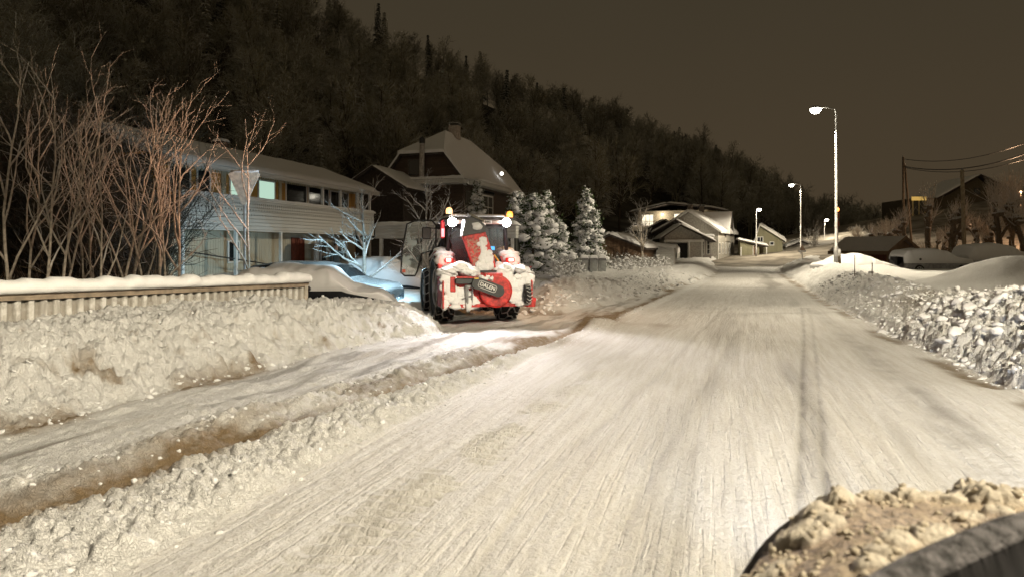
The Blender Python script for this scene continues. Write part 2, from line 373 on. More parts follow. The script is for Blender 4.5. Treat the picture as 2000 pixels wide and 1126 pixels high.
def height(x, y):
    L, Rr, G, Fl = Lx(y), Rx(y), Gx(y), Fx(y)
    T = terrain(x, y)
    n1 = fbm(x*1.1, y*1.1, 4, 11); n2 = fbm(x*5, y*5, 3, 23)
    cl1 = lumps(x*3.0+n1*.4, y*3.0, 31); cl2 = lumps(x*8, y*8, 37); cl3 = lumps(x*1.5, y*1.5+.3*n1, 41); cl4 = lumps(x*17+.5*n2, y*17, 43); cl5 = lumps(x*31, y*31+n2, 45)
    n3 = fbm(x*11, y*11, 3, 29, .6)
    rough = .09*cl1+.085*cl2+.05*cl3+.055*cl4+.022*cl5+.05*n3
    dirt = np.zeros_like(x); grey = np.zeros_like(x); z = T.copy()
    onroad = sstep(x-L, -.25, .15)*sstep(Rr-x, -.05, .25)
    # left bank
    d = poly_sd(x, y, LEFT_BANK)+.14*n1+.05*n2
    m = sstep(d, 0, 1.35); prof = (.72-.20*sstep(y, 12.4, 14.2))*(m**.8)
    prof = prof*(1+.08*n1); edge = sstep(d, -.05, .25)
    z += prof+edge*rough*.85
    bankL = d > -.02
    dirt += .75*sstep(d, -.35, .0)*(1-sstep(d, .0, .35))*sstep(n1+fbm(x*.6, y*.6, 2, 5), -.1, .5)*sstep(12-y, 0, 3)
    dirt += .75*edge*sstep(fbm(x*1.7, y*1.7, 3, 71), .42, .7)*sstep(.7-d, -.3, .3)+.35*edge*sstep(fbm(x*4.2, y*4.2, 4, 73), .45, .8)
    # far left bank beyond the side road
    d = poly_sd(x, y, FAR_BANK)+.2*n1+.05*n2
    m = sstep(d, 0, 1.7); ed = sstep(d, -.05, .3); hh = np.interp(y, [17, 19.5, 23, 27, 34, 40, 50, 62, 80], [.2, .62, .6, .38, .3, .42, .45, .4, .35])
    z += hh*m*(1+.15*n1)+ed*rough*.75; bankF = d > -.02
    dirt += .6*sstep(d, -.5, -.1)*(1-sstep(d, .1, .5))*sstep(fbm(x*.7, y*.7, 3, 6), .1, .45)
    # right bank: clods near the camera, smoother further on
    d = x-Rr+.10*n1+.04*n2
    near = 1-sstep(y, 14, 19); notch = np.exp(-((y-16.2-.9*(d-1))/1.1)**2)
    crest = np.interp(y, [-80, 0, 6, 11, 14, 16.5, 19, 26, 34, 45, 60, 66, 140], [.9, .95, .98, .86, .66, .48, .58, .62, .6, .5, .3, .1, .1])-.12*notch
    prof = crest*sstep(d, 0, 1.5)*(1-.55*sstep(d, 1.5, 3.3))
    prof = prof*(1+.10*n1); e = sstep(d, -.02, .22)*(1-sstep(d, 1.9, 3.0)); z += prof+e*(rough*(1.05+.25*near)+.05*near*lumps(x*2.1, y*2.1, 47))
    bankR = d > -.02
    dirt += .8*notch*sstep(d, .2, 1)*(1-sstep(d, 2, 2.8))*.6  # brown shade of the notch put into the colour
    gut = np.exp(-((x-Rr+.22)/.17)**2)*sstep(fbm(x*.8, y*.8, 3, 8), -.55, .2); dirt += .75*gut*(y < 60); grey += .8*gut
    z -= .03*gut
    # mounds on the car park
    for (mx, my, rx, ry, hgt) in ((17.4, 33, 2.2, 2.6, .42), (17.0, 22.6, 2.8, 2.2, .98), (22.6, 27, 3, 2.6, .75)):
        z += hgt*np.exp(-(((x-mx)/rx)**2+((y-my)/ry)**2)**1.3*1.6)
    # ridge along the road that climbs away
    rd = line_d(x, y, [(25.4, 60), (30, 68), (36, 78), (44, 90), (52, 100)])
    z += (.3+1.1*sstep(y, 58, 88))*np.exp(-(rd/1.6)**2)*sstep(y, 57, 64)+.1*np.exp(-(rd/2)**2)*rough*2
    # berm left by the plough between lane and road
    dl = x-G; dr = L-x; wid = np.maximum(L-G, .45)
    bw = sstep(dl, .05, .3)*sstep(dr, -.05, .25)*(1-sstep(y, 22, 32))
    z += bw*(.03+.62*rough*(.75+.25*sstep(12-y, 0, 6))+.02*n1)
    z += .25*np.exp(-(((x-1.9)/.5)**2+((y-15.3)/.8)**2))*(.6+rough*2)
    # gully and the low lumpy ridge left of it
    gd = (x-G+.03)/(.19+.15*sstep(9-y, 0, 5)); gul = np.exp(-gd**2)*(1-sstep(y, 24, 34))
    z -= .085*gul*(1-sstep(y, 12, 16)); brk = .7+.3*sstep(fbm(x*.5, y*.5, 3, 77), -.5, .25)
    dirt += gul*brk*.95+gul*.5*sstep(7.5-y, 0, 3); grey += gul*.5*sstep(7.5-y, 0, 3); dirt += .55*np.exp(-((x-G+.35)/.4)**2)*sstep(fbm(x*.9, y*.9, 3, 78), .0, .5)*(1-sstep(y, 20, 26))
    lr = np.exp(-((x-G+.55)/.32)**2)*(1-sstep(y, 11, 14)); z += lr*(.02+rough*.5)
    # trodden lane with slush streaks
    lane = (x < G) & (~bankL) & (~bankF) & (x > Fl+1)
    st = fbm(x*2.4-y*.75, y*.35, 4, 91)
    grey += lane*.65*sstep(st, .1, .6); dirt += lane*.35*sstep(fbm(x*1.5-y*.5, y*.3, 3, 93), .2, .7)
    z += lane*(.035*fbm(x*3-y*.9, y*.8, 4, 95)+.03*cl2*sstep(n1, -.1, .4))
    dirt += .7*np.exp(-(((x-.3)/1.1)**2+((y-12.9)/.55)**2))+.85*np.exp(-(((x-2.2)/.5)**2+((y-16.6)/1.6)**2))
    dirt += .35*np.exp(-(((x-.4)/1.6)**2+((y-14.9)/.9)**2))
    # wheel marks in the road
    for (P, wd, dp, gk) in (
        ([(1.55, 3.2), (1.89, 4.53), (3.1, 7.3), (4.6, 10.8), (6.43, 15.05), (8.6, 20.3)], .035, .018, .55),
        ([(1.78, 3.2), (2.12, 4.6), (3.3, 7.3), (4.8, 10.8), (6.63, 15.05), (8.8, 20.3)], .03, .012, .35),
        ([(3.2, 4.2), (3.99, 5.9), (5.98, 11.4), (7.2, 15), (8.6, 20)], .22, .015, .42),
        ([(-1.6, 2.9), (-1.2, 3.64), (-.44, 5.9), (1.7, 11.4), (4.0, 17), (8, 27)], .16, .012, .12),
        ([(-.35, 3.2), (.3, 5.3), (2.2, 10), (4.4, 15.5), (9, 27)], .05, .012, .2),
        ([(.3, 3.2), (1.2, 5.6), (3.1, 10.4), (5.2, 15.5), (9.5, 27)], .04, .01, .15)):
        q = line_d(x, y, P); g = np.exp(-(q/wd)**2)*(.55+.45*sstep(fbm(x*2, y*2, 2, 99), -.4, .3)); z -= dp*g; grey += gk*g
    q = line_d(x, y, [(-1.5, 2.9), (-1.0, 3.9), (-.25, 5.9), (1.9, 11.4)]); tr = np.exp(-(q/.22)**2)
    z += tr*.02*np.sin((x*.3+y)*46+3*n1)*onroad*sstep(fbm(x*1.5, y*1.5, 3, 109), -.35, .35)*(1+.5*n2)
    z += onroad*(.010*fbm(x*4-y*1.35, y*.5+x*.15, 4, 101)+.006*fbm(x*9, y*9, 2, 103))
    grey += onroad*.5*sstep(fbm((x-.33*y)*.9, y*.10, 3, 105), .15, .7)*sstep(x-L, 1.5, 3.5)
    grey += onroad*.45*sstep(y, 17, 24)*(1-sstep(y, 30, 40))*sstep(x-L, 2.2, 3.4)+onroad*.25*sstep(y, 18, 26)
    grey += onroad*.3*np.exp(-((y-16.3-.25*x)/.35)**2)*sstep(x-L, 2, 3.2)
    dirt += onroad*.35*np.exp(-(((x-3.4)/.35)**2+((y-15.7)/.45)**2))
    reg = np.where((x > L-.02) & (x < Rr+.0), 0, 1)
    return z, np.clip(dirt, 0, 1), np.clip(grey, 0, 1), reg, bankL | bankF | bankR | ((x > G) & (x <= L-.02))
def ground_z(x, y): return float(height(np.array([float(x)]), np.array([float(y)]))[0][0])

ys = [1.0]
while ys[-1] < 125: ys.append(ys[-1]*1.0042)
ys = np.array(ys); us = np.concatenate([np.linspace(-1.5, -.82, 60)[:-1], np.linspace(-.82, .82, 700), np.linspace(.82, 1.5, 60)[1:]])
Y = np.repeat(ys[:, None], len(us), 1); X = us[None, :]*(Y+.8)
Z, DIRT, GREY, REG, BANK = height(X, Y)
P = np.stack([X, Y, Z], -1)
fr = (REG[:-1, :-1] == 0)
fb = (BANK[:-1, :-1]) & ~fr
for nm, msk, mt in (('road', fr, GM_ROAD), ('snow_bank', fb, GM_BANK), ('ground', ~fr & ~fb, GM_BANK)):
    o = grid_mesh(nm, P, mt, faces_mask=msk, attrs={'dirt': DIRT, 'grey': GREY, 'across': (X-Lx(Y))/(Rx(Y)-Lx(Y))*6.3}); o['kind'] = 'structure'
# wide coarse ground under and beyond
xs2 = np.arange(-260, 300, 4.0); ys2 = np.arange(-120, 420, 4.0)
X2, Y2 = np.meshgrid(xs2, ys2); Z2 = terrain(X2, Y2)-.35
inside = (Y2 > 1) & (Y2 < 121) & (np.abs(X2) < 1.4*Y2)
Z2 = np.where((Y2 < 2), -.03, Z2)
Z2 = np.where(inside, Z2-.3, Z2)
o = grid_mesh('snow_field', np.stack([X2, Y2, Z2], -1), GM_BANK, attrs={'dirt': X2*0, 'grey': X2*0}); o['kind'] = 'structure'

# loose clods along the banks
def scatter(name, A, mt, rough, seed, sink=.25, flat=(.55, .95)):
    """A: rows of x, y, r. One mesh of many irregular clods resting on the terrain."""
    rs = np.random.RandomState(seed); zz = height(A[:, 0], A[:, 1])[0]; Vall = []; Fall = []; nb = 0
    for sub_, sel in ((1, A[:, 2] < .045), (2, A[:, 2] >= .045)):
        if not sel.any(): continue
        V, Fc = ico(sub_); Fc = np.array(Fc); B = A[sel]; z = zz[sel]; n = len(B)
        k = rs.rand(n, 1, 3)*50; v = V[None]
        d = np.sin(v[..., 0]*3.1+k[..., 0])*np.cos(v[..., 1]*2.7+k[..., 1])+.6*np.sin(v[..., 2]*5.3+k[..., 2]+v[..., 0]*4)+.4*np.sin(v[..., 1]*8+k[..., 0])*np.cos(v[..., 0]*7+k[..., 1])
        Q = v*(1+rough*d)[..., None]; sc_ = B[:, 2][:, None]*np.stack([.75+.7*rs.rand(n), .75+.7*rs.rand(n), flat[0]+(flat[1]-flat[0])*rs.rand(n)], -1)
        Q = Q*sc_[:, None, :]; a = rs.rand(n)*6.28; b = rs.randn(n)*.45
        x = Q[..., 0]; y = Q[..., 1]*np.cos(b)[:, None]-Q[..., 2]*np.sin(b)[:, None]; w = Q[..., 1]*np.sin(b)[:, None]+Q[..., 2]*np.cos(b)[:, None]
        x, y = x*np.cos(a)[:, None]-y*np.sin(a)[:, None], x*np.sin(a)[:, None]+y*np.cos(a)[:, None]
        Q = np.stack([x+B[:, 0:1], y+B[:, 1:2], w+(z+B[:, 2]*sink)[:, None]], -1)
        Fall.append((Fc[None]+(np.arange(n)*len(V))[:, None, None]).reshape(-1, 3)+nb); Vall.append(Q.reshape(-1, 3)); nb += n*len(V)
    V = np.concatenate(Vall); Fc = np.concatenate(Fall)
    me = bpy.data.meshes.new(name); me.vertices.add(len(V)); me.vertices.foreach_set('co', V.astype(np.float32).ravel())
    me.loops.add(Fc.size); me.loops.foreach_set('vertex_index', Fc.ravel().astype(np.int32)); me.polygons.add(len(Fc))
    me.polygons.foreach_set('loop_start', np.arange(0, Fc.size, 3, dtype=np.int32)); me.polygons.foreach_set('loop_total', np.full(len(Fc), 3, dtype=np.int32))
    me.update(calc_edges=True); me.polygons.foreach_set('use_smooth', np.ones(len(Fc), bool)); me.materials.append(mt); me.update()
    o = bpy.data.objects.new(name, me); COL.objects.link(o); o['kind'] = 'stuff'; return o
rs = np.random.RandomState(5)
def col3(x, y, r): return np.stack([x, y, r], -1)
n = 8000; y = 5+rs.rand(n)**1.3*24; d = rs.rand(n)**.8*2.3-.02; r = (.010+.085*rs.rand(n)**5)*(.8+.45*(y < 14))*np.where(d < .3, .8, 1)
A1 = col3(Rx(y)+d, y, r)
n = 500; y = 4.5+rs.rand(n)**1.5*22; A2 = col3(Rx(y)-.12+rs.exponential(.16, n), y, .015+.05*rs.rand(n)**2.5)
big = np.array([(Rx(q)+e, q, r_) for q, e, r_ in ((14.6, -.08, .12), (14.0, .12, .12), (11.4, .2, .14), (11.9, .55, .1), (9.2, .3, .1), (9.9, 1.1, .11), (11.2, 1.6, .13))])
o = scatter('bank_debris', np.concatenate([A1, A2, big]), SNOW, .22, 1, sink=-.38, flat=(.5, .9)); o['label'] = 'broken chunks of ploughed snow covering the right hand bank'; o['category'] = 'snow'
Bx = lambda q: np.interp(q, [3.4, 6.39, 8.8, 12, 13.9], [-6.4, -4.85, -3.98, -2.75, -1.35])
n = 700; y = 4.5+rs.rand(n)*10.5; d = rs.rand(n)*2.6; A1 = col3(Bx(y)-d, y, .008+.030*rs.rand(n)**3)
n = 160; y = 4.2+rs.rand(n)*10; A2 = col3(Bx(y)+rs.randn(n)*.13, y, .012+.035*rs.rand(n)**2.5)
n = 900; y = 3+rs.rand(n)**1.5*17; wd = np.maximum(Lx(y)-Gx(y), .45); A3 = col3(Gx(y)+.05+rs.rand(n)*(wd+.08), y, .007+.026*rs.rand(n)**3)
n = 220; y = 3.4+rs.rand(n)**1.2*8; A4 = col3(Gx(y)-.6+rs.randn(n)*.2, y, .008+.018*rs.rand(n)**2)
n = 1700; y = 18.5+rs.rand(n)**1.3*22; A5 = col3(np.interp(y, [18.3, 22, 27.5, 35, 45], [1.0, 3.2, 6.0, 9.3, 13.3])-rs.rand(n)*2.6, y, .02+.06*rs.rand(n)**2.2)
n = 500; y = 5+rs.rand(n)*20; A6 = col3(Lx(y)+(Rx(y)-Lx(y))*rs.rand(n), y, .004+.010*rs.rand(n)**3)
A3 = A3[np.abs(A3[:, 0]-Gx(A3[:, 1])) > .12]
o = scatter('snow_debris', np.concatenate([A1, A2, A3, A4, A5, A6]), SNOW, .3, 2, sink=-.2); o['label'] = 'loose crumbs of ploughed snow on the left banks and the berm'; o['category'] = 'snow'

# ----------------------------------------------------------------- hillsides
def loft(name, foot, ridge, beyond, seed, mt, nu=120, nv=50, amp=1.5):
    foot = np.array(foot, float); ridge = np.array(ridge, float)
    t = np.linspace(0, 1, nu); tf = np.linspace(0, 1, len(foot))
    Fp = np.stack([np.interp(t, tf, foot[:, k]) for k in range(3)], -1); Rp = np.stack([np.interp(t, tf, ridge[:, k]) for k in range(3)], -1)
    v = np.linspace(-.06, 1.35, nv)[None, :, None]
    Pp = Fp[:, None]*(1-v)+Rp[:, None]*v
    vz = np.clip(v[..., 0], 0, 1); zz = Fp[:, None, 2]*(1-vz**1.05)+Rp[:, None, 2]*vz**1.05
    zz = zz-np.maximum(v[..., 0]-1, 0)*30-np.maximum(-v[..., 0], 0)*30
    zz = zz+amp*fbm(Pp[..., 0]*.05, Pp[..., 1]*.05, 4, seed)*sstep(v[..., 0], -.02, .15)
    Pp[..., 2] = zz
    o = grid_mesh(name, Pp, mt, attrs={'dirt': zz*0, 'grey': zz*0}); o['kind'] = 'structure'
    def ev(u, vv):
        i = u*(nu-1); j = (vv+.06)/1.41*(nv-1); i0 = int(min(i, nu-2)); j0 = int(min(j, nv-2)); a = i-i0; b = j-j0
        return (Pp[i0, j0]*(1-a)*(1-b)+Pp[i0+1, j0]*a*(1-b)+Pp[i0, j0+1]*(1-a)*b+Pp[i0+1, j0+1]*a*b)
    return ev
HILLM = simple('forest_floor', (.055, .05, .04), .9, 0, .45, .35, .05, .1)
HILLM2 = simple('slope_snow', (.3, .27, .23), .9, 0, .4, .5, .05, .1)
hill = loft('hill', [(-70, 10, .5), (-34, 30, .5), (-24, 50, 1), (-9, 70, 1.5), (4, 84, 2), (20, 98, 3), (42, 122, 3), (70, 150, 1), (120, 190, 0)],
            [(-120, 60, 62), (-95, 90, 62), (-62, 112, 54), (-40, 132, 43), (0, 168, 35), (32, 200, 32.5), (70, 232, 26), (103, 256, 14), (150, 280, 2)], 0, 3, HILLM)
hill2 = loft('hill_slope', [(17, 68, -.2), (27, 62, .1), (38, 56, .2), (60, 44, .3), (90, 40, .3)],
             [(40, 130, 2.0), (58, 118, 6), (74, 108, 10.5), (100, 90, 15), (130, 80, 17)], 0, 8, HILLM2, amp=.5)
# ================================================================= TREES
def rvec(rng, s=1): return Vector((rng.gauss(0, s), rng.gauss(0, s), rng.gauss(0, s)))
def limb(mb, p, d, length, r0, rng, seg=5, bend=.12, lift=.05, n=5, r1=.35, kink=0):
    pts = [Vector(p)]; rad = [r0]; d = Vector(d).normalized()
    for i in range(seg):
        d = (d+rvec(rng, bend)+Vector((0, 0, lift))).normalized()
        pts.append(pts[-1]+d*length/seg); rad.append(r0*(1-(1-r1)*(i+1)/seg))
    mb.tube(pts, rad, n); return pts, rad, d
def on(pts, t):
    k = t*(len(pts)-1); i = int(min(k, len(pts)-2)); return pts[i].lerp(pts[i+1], k-i), (pts[i+1]-pts[i]).normalized()
def side_dir(d, ang, rng, az=None):
    o = d.orthogonal().normalized(); q = d.cross(o); a = rng.uniform(0, 2*math.pi) if az is None else az
    return d*math.cos(ang)+(o*math.cos(a)+q*math.sin(a))*math.sin(ang)
def bare_tree(name, label, cat, base, h, r, seed, nlimb=12, tw=6, spread=.75, mt=BARK, mtw=TWIG, group=None, lean=(0, 0), first=.2, twn=4, fine=True, rmin=.012, llen=.42):
    rng = random.Random(seed); root = empty(name, label, cat, base, group=group)
    T = MB(); Cn = MB()
    pts, rad, d = limb(T, (0, 0, -.2), (lean[0], lean[1], 1), h*.97, r, rng, 9, .06, .05, 8, .18)
    for i in range(nlimb):
        t = first+(.93-first)*(i+rng.random()*.7)/nlimb; p, dd = on(pts, t)
        ln = h*llen*(1-.6*t)*rng.uniform(.7, 1.2); rr = r*(1-.8*t)*.55+rmin
        q, qr, qd = limb(T, p, side_dir(dd, spread*rng.uniform(.7, 1.15), rng), ln, rr, rng, 5, .12, .09, 5, .3)
        for j in range(tw):
            tt = .2+.8*(j+rng.random())/tw; p2, d2 = on(q, min(tt, .99))
            l2 = ln*.45*rng.uniform(.5, 1.1)
            s2, _, _ = limb(Cn, p2, side_dir(d2, .7*rng.uniform(.7, 1.2), rng), l2, max(rr*.3, rmin*.6), rng, 3, .15, .08, 3, .4)
            if fine:
                for k in range(twn):
                    p3, d3 = on(s2, rng.uniform(.15, .98)); limb(Cn, p3, side_dir(d3, .7, rng), l2*rng.uniform(.3, .6), rmin*.4, rng, 2, .15, .06, 3, .5)
    T.build('trunk', mt, root, True); Cn.build('crown', mtw, root); return root

# --- the wooded hillside: individual trees of a few kinds
def forest_bare(seed, h, mtw):
    rng = random.Random(seed); T = MB(); Cn = MB()
    pts, _, _ = limb(T, (0, 0, -1), (0, 0, 1), h*.98, .17, rng, 7, .06, .06, 5, .2)
    forks = [(pts, 1)]
    for i in range(rng.randint(1, 3)):
        p, d = on(pts, rng.uniform(.2, .45)); q, _, _ = limb(T, p, side_dir(d, .4, rng), h*.5, .09, rng, 5, .08, .1, 4, .2); forks.append((q, .6))
    for q, sc_ in forks:
        nl = int(22*sc_)
        for i in range(nl):
            t = .25+.73*(i+rng.random())/nl; p, d = on(q, min(t, .99)); ln = h*.30*(1.15-t)*rng.uniform(.6, 1.3)*sc_+.8
            s, _, _ = limb(T, p, side_dir(d, .75, rng), ln, .045, rng, 3, .12, .1, 3, .35)
            for j in range(7):
                p2, d2 = on(s, rng.uniform(.2, .99)); l2 = ln*rng.uniform(.35, .65)
                u, _, _ = limb(Cn, p2, side_dir(d2, .7, rng), l2, .026, rng, 2, .2, .05, 3, .5)
                for k in range(4):
                    p3, d3 = on(u, rng.uniform(.2, .99)); e3 = p3+side_dir(d3, .7, rng)*l2*rng.uniform(.4, .8); Cn.tube([p3, e3], [.020, .008], 3, False)
    return T, Cn, mtw
def forest_pine(seed, h):
    rng = random.Random(seed); T = MB(); Cn = MB(); w_ = h*.17*rng.uniform(.8, 1.15)
    pts, _, _ = limb(T, (0, 0, -1), (0, 0, 1), h, .16, rng, 5, .02, .1, 5, .1)
    nl = 26
    for i in range(nl):
        t = .12+.87*i/nl; z = h*t; rr = w_*(1-t)**.8+.15
        for k in range(13):
            a = rng.uniform(0, 6.283); ln = rr*rng.uniform(.5, 1.2); dr = rng.uniform(.15, .55)
            c, s = math.cos(a), math.sin(a); wd = ln*.09+.05
            p0 = (0, 0, z); p1 = (c*ln*.6-s*wd, s*ln*.6+c*wd, z-ln*dr*.5); p2 = (c*ln, s*ln, z-ln*dr); p3 = (c*ln*.6+s*wd, s*ln*.6-c*wd, z-ln*dr*.55)
            Cn.add([p0, p1, p2, p3, (c*ln*.5, s*ln*.5, z-ln*dr*.3+.06)], [(0, 1, 4), (1, 2, 4), (2, 3, 4), (3, 0, 4)])
            for j in range(3):
                f = rng.uniform(.4, 1); Cn.add([(c*ln*f, s*ln*f, z-ln*dr*f), (c*ln*f-s*.12, s*ln*f+c*.12, z-ln*dr*f-.1), (c*ln*f+rng.uniform(-.3, .3), s*ln*f+rng.uniform(-.3, .3), z-ln*dr*f-.35)], [(0, 1, 2)])
    return T, Cn, FPINE
protos = []
for k, (kind, label) in enumerate([('b', 'tall bare tree with frosted twigs on the dark wooded hillside')]*5+[('c', 'darker bare tree with dense twigs on the wooded hillside')]*3+[('p', 'pointed dark conifer rising among bare trees on the hillside')]*3):
    T, Cn, m_ = forest_pine(40+k, 11.0+k % 3) if kind == 'p' else forest_bare(20+k, 11+(k % 4)*.8, FTWIG if kind == 'b' else FTWIG2)
    nm = 'pine_tree' if kind == 'p' else 'bare_tree'
    r0 = empty(nm, label, 'tree', group={'b': 'frosted bare trees of the hillside wood', 'c': 'dark bare trees of the hillside wood', 'p': 'dark conifers of the hillside wood'}[kind])
    T.build('trunk', BARK_DARK, r0); Cn.build('crown', m_, r0); protos.append((r0, kind, T, Cn, m_))
rng = random.Random(77); used = set(); spots = []
# trees that show: skyline first, then the whole slope
tries = 0
while len(spots) < 275 and tries < 40000:
    tries += 1
    if len(spots) < 90: vv = rng.uniform(.86, 1.0)
    else: vv = rng.random()**.9*.9+.01
    u = rng.uniform(.10, .99); p = hill(u, vv)
    if abs(p[0]) > .84*p[1]: continue
    px = 1000+F*p[0]/p[1]; py = 485-F*(p[2]-CAMZ)/p[1]
    if not (-60 < px < 1800 and py > -60): continue
    if 95 < p[1] < 125 and 16 < p[0] < 34 and vv < .35: continue
    mind = 3.0 if vv < .85 else 2.6
    if any((p[0]-q[0])**2+(p[1]-q[1])**2 < mind*mind for q in spots): continue
    spots.append((p[0], p[1], p[2], vv))
firsts = {}
for i, (x, y, z, vv) in enumerate(spots):
    r_ = rng.random(); kinds = 'b' if r_ < .56 else ('c' if r_ < .86 else 'p')
    if kinds == 'p' and vv < .55: kinds = 'b'
    ch = [k for k, q in enumerate(protos) if q[1] == kinds]; k = rng.choice(ch)
    if k not in firsts: firsts[k] = 1; o = protos[k][0]
    else: o = copy_tree(protos[k][0])
    o.location = (x, y, z-.3); o.rotation_euler = (rng.uniform(-.05, .05), rng.uniform(-.05, .05), rng.uniform(0, 6.28))
    s = rng.uniform(.75, 1.12)*(.8 if kinds == 'p' and vv < .5 else 1); o.scale = (s, s, s*rng.uniform(.92, 1.12))
for k in range(len(protos)):
    if k not in firsts: protos[k][0].location = tuple(hill(.3+.05*k, .5))
# the rest of the wood as one mass
rs = np.random.RandomState(9); V = []; Fc = []; nb = 0
pv = [(np.array(T.v+Cn.v), T.f+[tuple(i+len(T.v) for i in f) for f in Cn.f], len(T.v)) for (_, kd, T, Cn, _) in protos]
pt = []
for vv_, ff, _ in pv:
    tri = []
    for f in ff:
        for j in range(1, len(f)-1): tri.append((f[0], f[j], f[j+1]))
    pt.append(np.array(tri))
n_more = 0
while n_more < 430:
    u = rs.uniform(.06, .99); v_ = rs.uniform(0, 1.04); p = hill(u, v_)
    if 95 < p[1] < 125 and 16 < p[0] < 34 and v_ < .35: continue
    if abs(p[0]) > .95*p[1]+4: continue
    k = rs.choice([0, 1, 2, 3, 4, 5, 6, 7, 8], p=[.11]*5+[.1]*3+[.15]); vs = pv[k][0]; a = rs.rand()*6.28; s = rs.uniform(.7, 1.05)
    c_, s_ = math.cos(a)*s, math.sin(a)*s
    W_ = np.stack([vs[:, 0]*c_-vs[:, 1]*s_+p[0], vs[:, 0]*s_+vs[:, 1]*c_+p[1], vs[:, 2]*s+p[2]-.3], -1)
    V.append(W_); Fc.append(pt[k]+nb); nb += len(vs); n_more += 1
V = np.concatenate(V); Fc = np.concatenate(Fc)
me = bpy.data.meshes.new('forest'); me.vertices.add(len(V)); me.vertices.foreach_set('co', V.astype(np.float32).ravel())
me.loops.add(Fc.size); me.loops.foreach_set('vertex_index', Fc.ravel().astype(np.int32)); me.polygons.add(len(Fc))
me.polygons.foreach_set('loop_start', np.arange(0, Fc.size, 3, dtype=np.int32)); me.polygons.foreach_set('loop_total', np.full(len(Fc), 3, dtype=np.int32))
me.update(calc_edges=True); me.materials.append(FTWIG)
o = bpy.data.objects.new('forest', me); COL.objects.link(o); o['kind'] = 'stuff'; o['label'] = 'rest of the dark frosted wood covering the hillside'; o['category'] = 'wood'
del V, Fc, pv, pt

# --- saplings in the garden behind the fence (base px, base Y, top px/py)
sap = [(22, 12.0, 20, 60, .045, 'tall sapling leaning at the far left behind the fence'),
       (62, 13.5, 58, 110, .04, 'upright sapling second from the left edge behind the fence'),
       (78, 12.5, 120, 95, .04, 'forked sapling with pale upper shoots near the left edge'),
       (118, 14.0, 75, 90, .035, 'sapling leaning left among the garden scrub'),
       (112, 12.8, 150, 140, .04, 'sapling with a long right hand shoot in the scrub'),
       (160, 14.5, 140, 190, .03, 'short olive brown sapling in the garden scrub'),
       (198, 13.2, 190, 180, .035, 'thin crooked sapling left of the orange lit trees'),
       (178, 15, 215, 215, .03, 'slender sapling leaning right in the scrub'),
       (226, 14.6, 240, 155, .045, 'straight orange lit sapling before the house end'),
       (248, 15.5, 300, 150, .05, 'tall orange lit tree leaning right before the house end'),
       (288, 14.8, 262, 205, .035, 'orange lit sapling leaning left before the balcony end'),
       (306, 15.6, 328, 178, .05, 'orange lit tree with many raised shoots before the balcony end'),
       (325, 15.2, 345, 205, .04, 'orange lit tree beside the left balcony window'),
       (352, 16.2, 410, 165, .055, 'orange lit forked tree in front of the left balcony window'),
       (482, 17.5, 496, 205, .055, 'bare tree growing up behind the yield sign')]
for i, (bx, Yb, tx, ty, r, lab) in enumerate(sap):
    b = at(bx, 0, Yb); zb = .3; h = CAMZ+(485-ty)/F*Yb-zb
    bare_tree('sapling', lab, 'tree', (b.x, Yb, zb), h, r*.75, 300+i, nlimb=8, tw=4, spread=.6, lean=((tx-bx)/F*Yb/h, 0), first=.18, twn=2, mt=TWIG, mtw=TWIG, group='bare saplings behind the fence', rmin=.009, llen=.45)
# --- brushwood below them: countless twigs
rng = random.Random(4); mb = MB()
for i in range(1500):
    Yb = rng.uniform(12.5, 18.5); px = rng.uniform(-120, 560)
    if px > 400 and Yb < 15: Yb += 3
    x = (px-1000)/F*Yb
    hh = rng.uniform(.4, .95)*(1.0 if px < 330 else .75)
    if px < 330 and rng.random() < .15: hh *= 1.6
    d = (rng.gauss(0, .5), rng.gauss(0, .4), 1)
    q, _, dd = limb(mb, (x, Yb, .15), d, hh, .007, rng, 4, .22, .02, 3, .4)
    for j in range(5):
        p2, d2 = on(q, rng.uniform(.25, .98)); limb(mb, p2, side_dir(d2, .8, rng), hh*.38, .007, rng, 2, .2, 0, 3, .5)
o = mb.build('brushwood', bark_snow('brush_twig', (.14, .105, .07), .35)); o['kind'] = 'stuff'; o['label'] = 'tangled brown brushwood growing behind the fence'; o['category'] = 'undergrowth'
# denser, darker thicket far left and behind
mb = MB()
for i in range(1000):
    Yb = rng.uniform(16.5, 25); px = rng.uniform(-120, 300); x = (px-1000)/F*Yb; hh = rng.uniform(1.2, 3.6)*(1 if px < 240 else .65)
    q, _, dd = limb(mb, (x, Yb, .15), (rng.gauss(0, .35), rng.gauss(0, .3), 1), hh, .016, rng, 5, .14, .03, 3, .4)
    for j in range(7):
        p2, d2 = on(q, rng.uniform(.2, .98)); s, _, _ = limb(mb, p2, side_dir(d2, .8, rng), hh*.35, .009, rng, 3, .2, 0, 3, .5)
        p3, d3 = on(s, .6); limb(mb, p3, side_dir(d3, .8, rng), hh*.15, .007, rng, 2, .2, 0, 3, .5)
o = mb.build('thicket', SCRUB); o['kind'] = 'stuff'; o['label'] = 'dense dark thicket at the far left in front of the house end'; o['category'] = 'undergrowth'

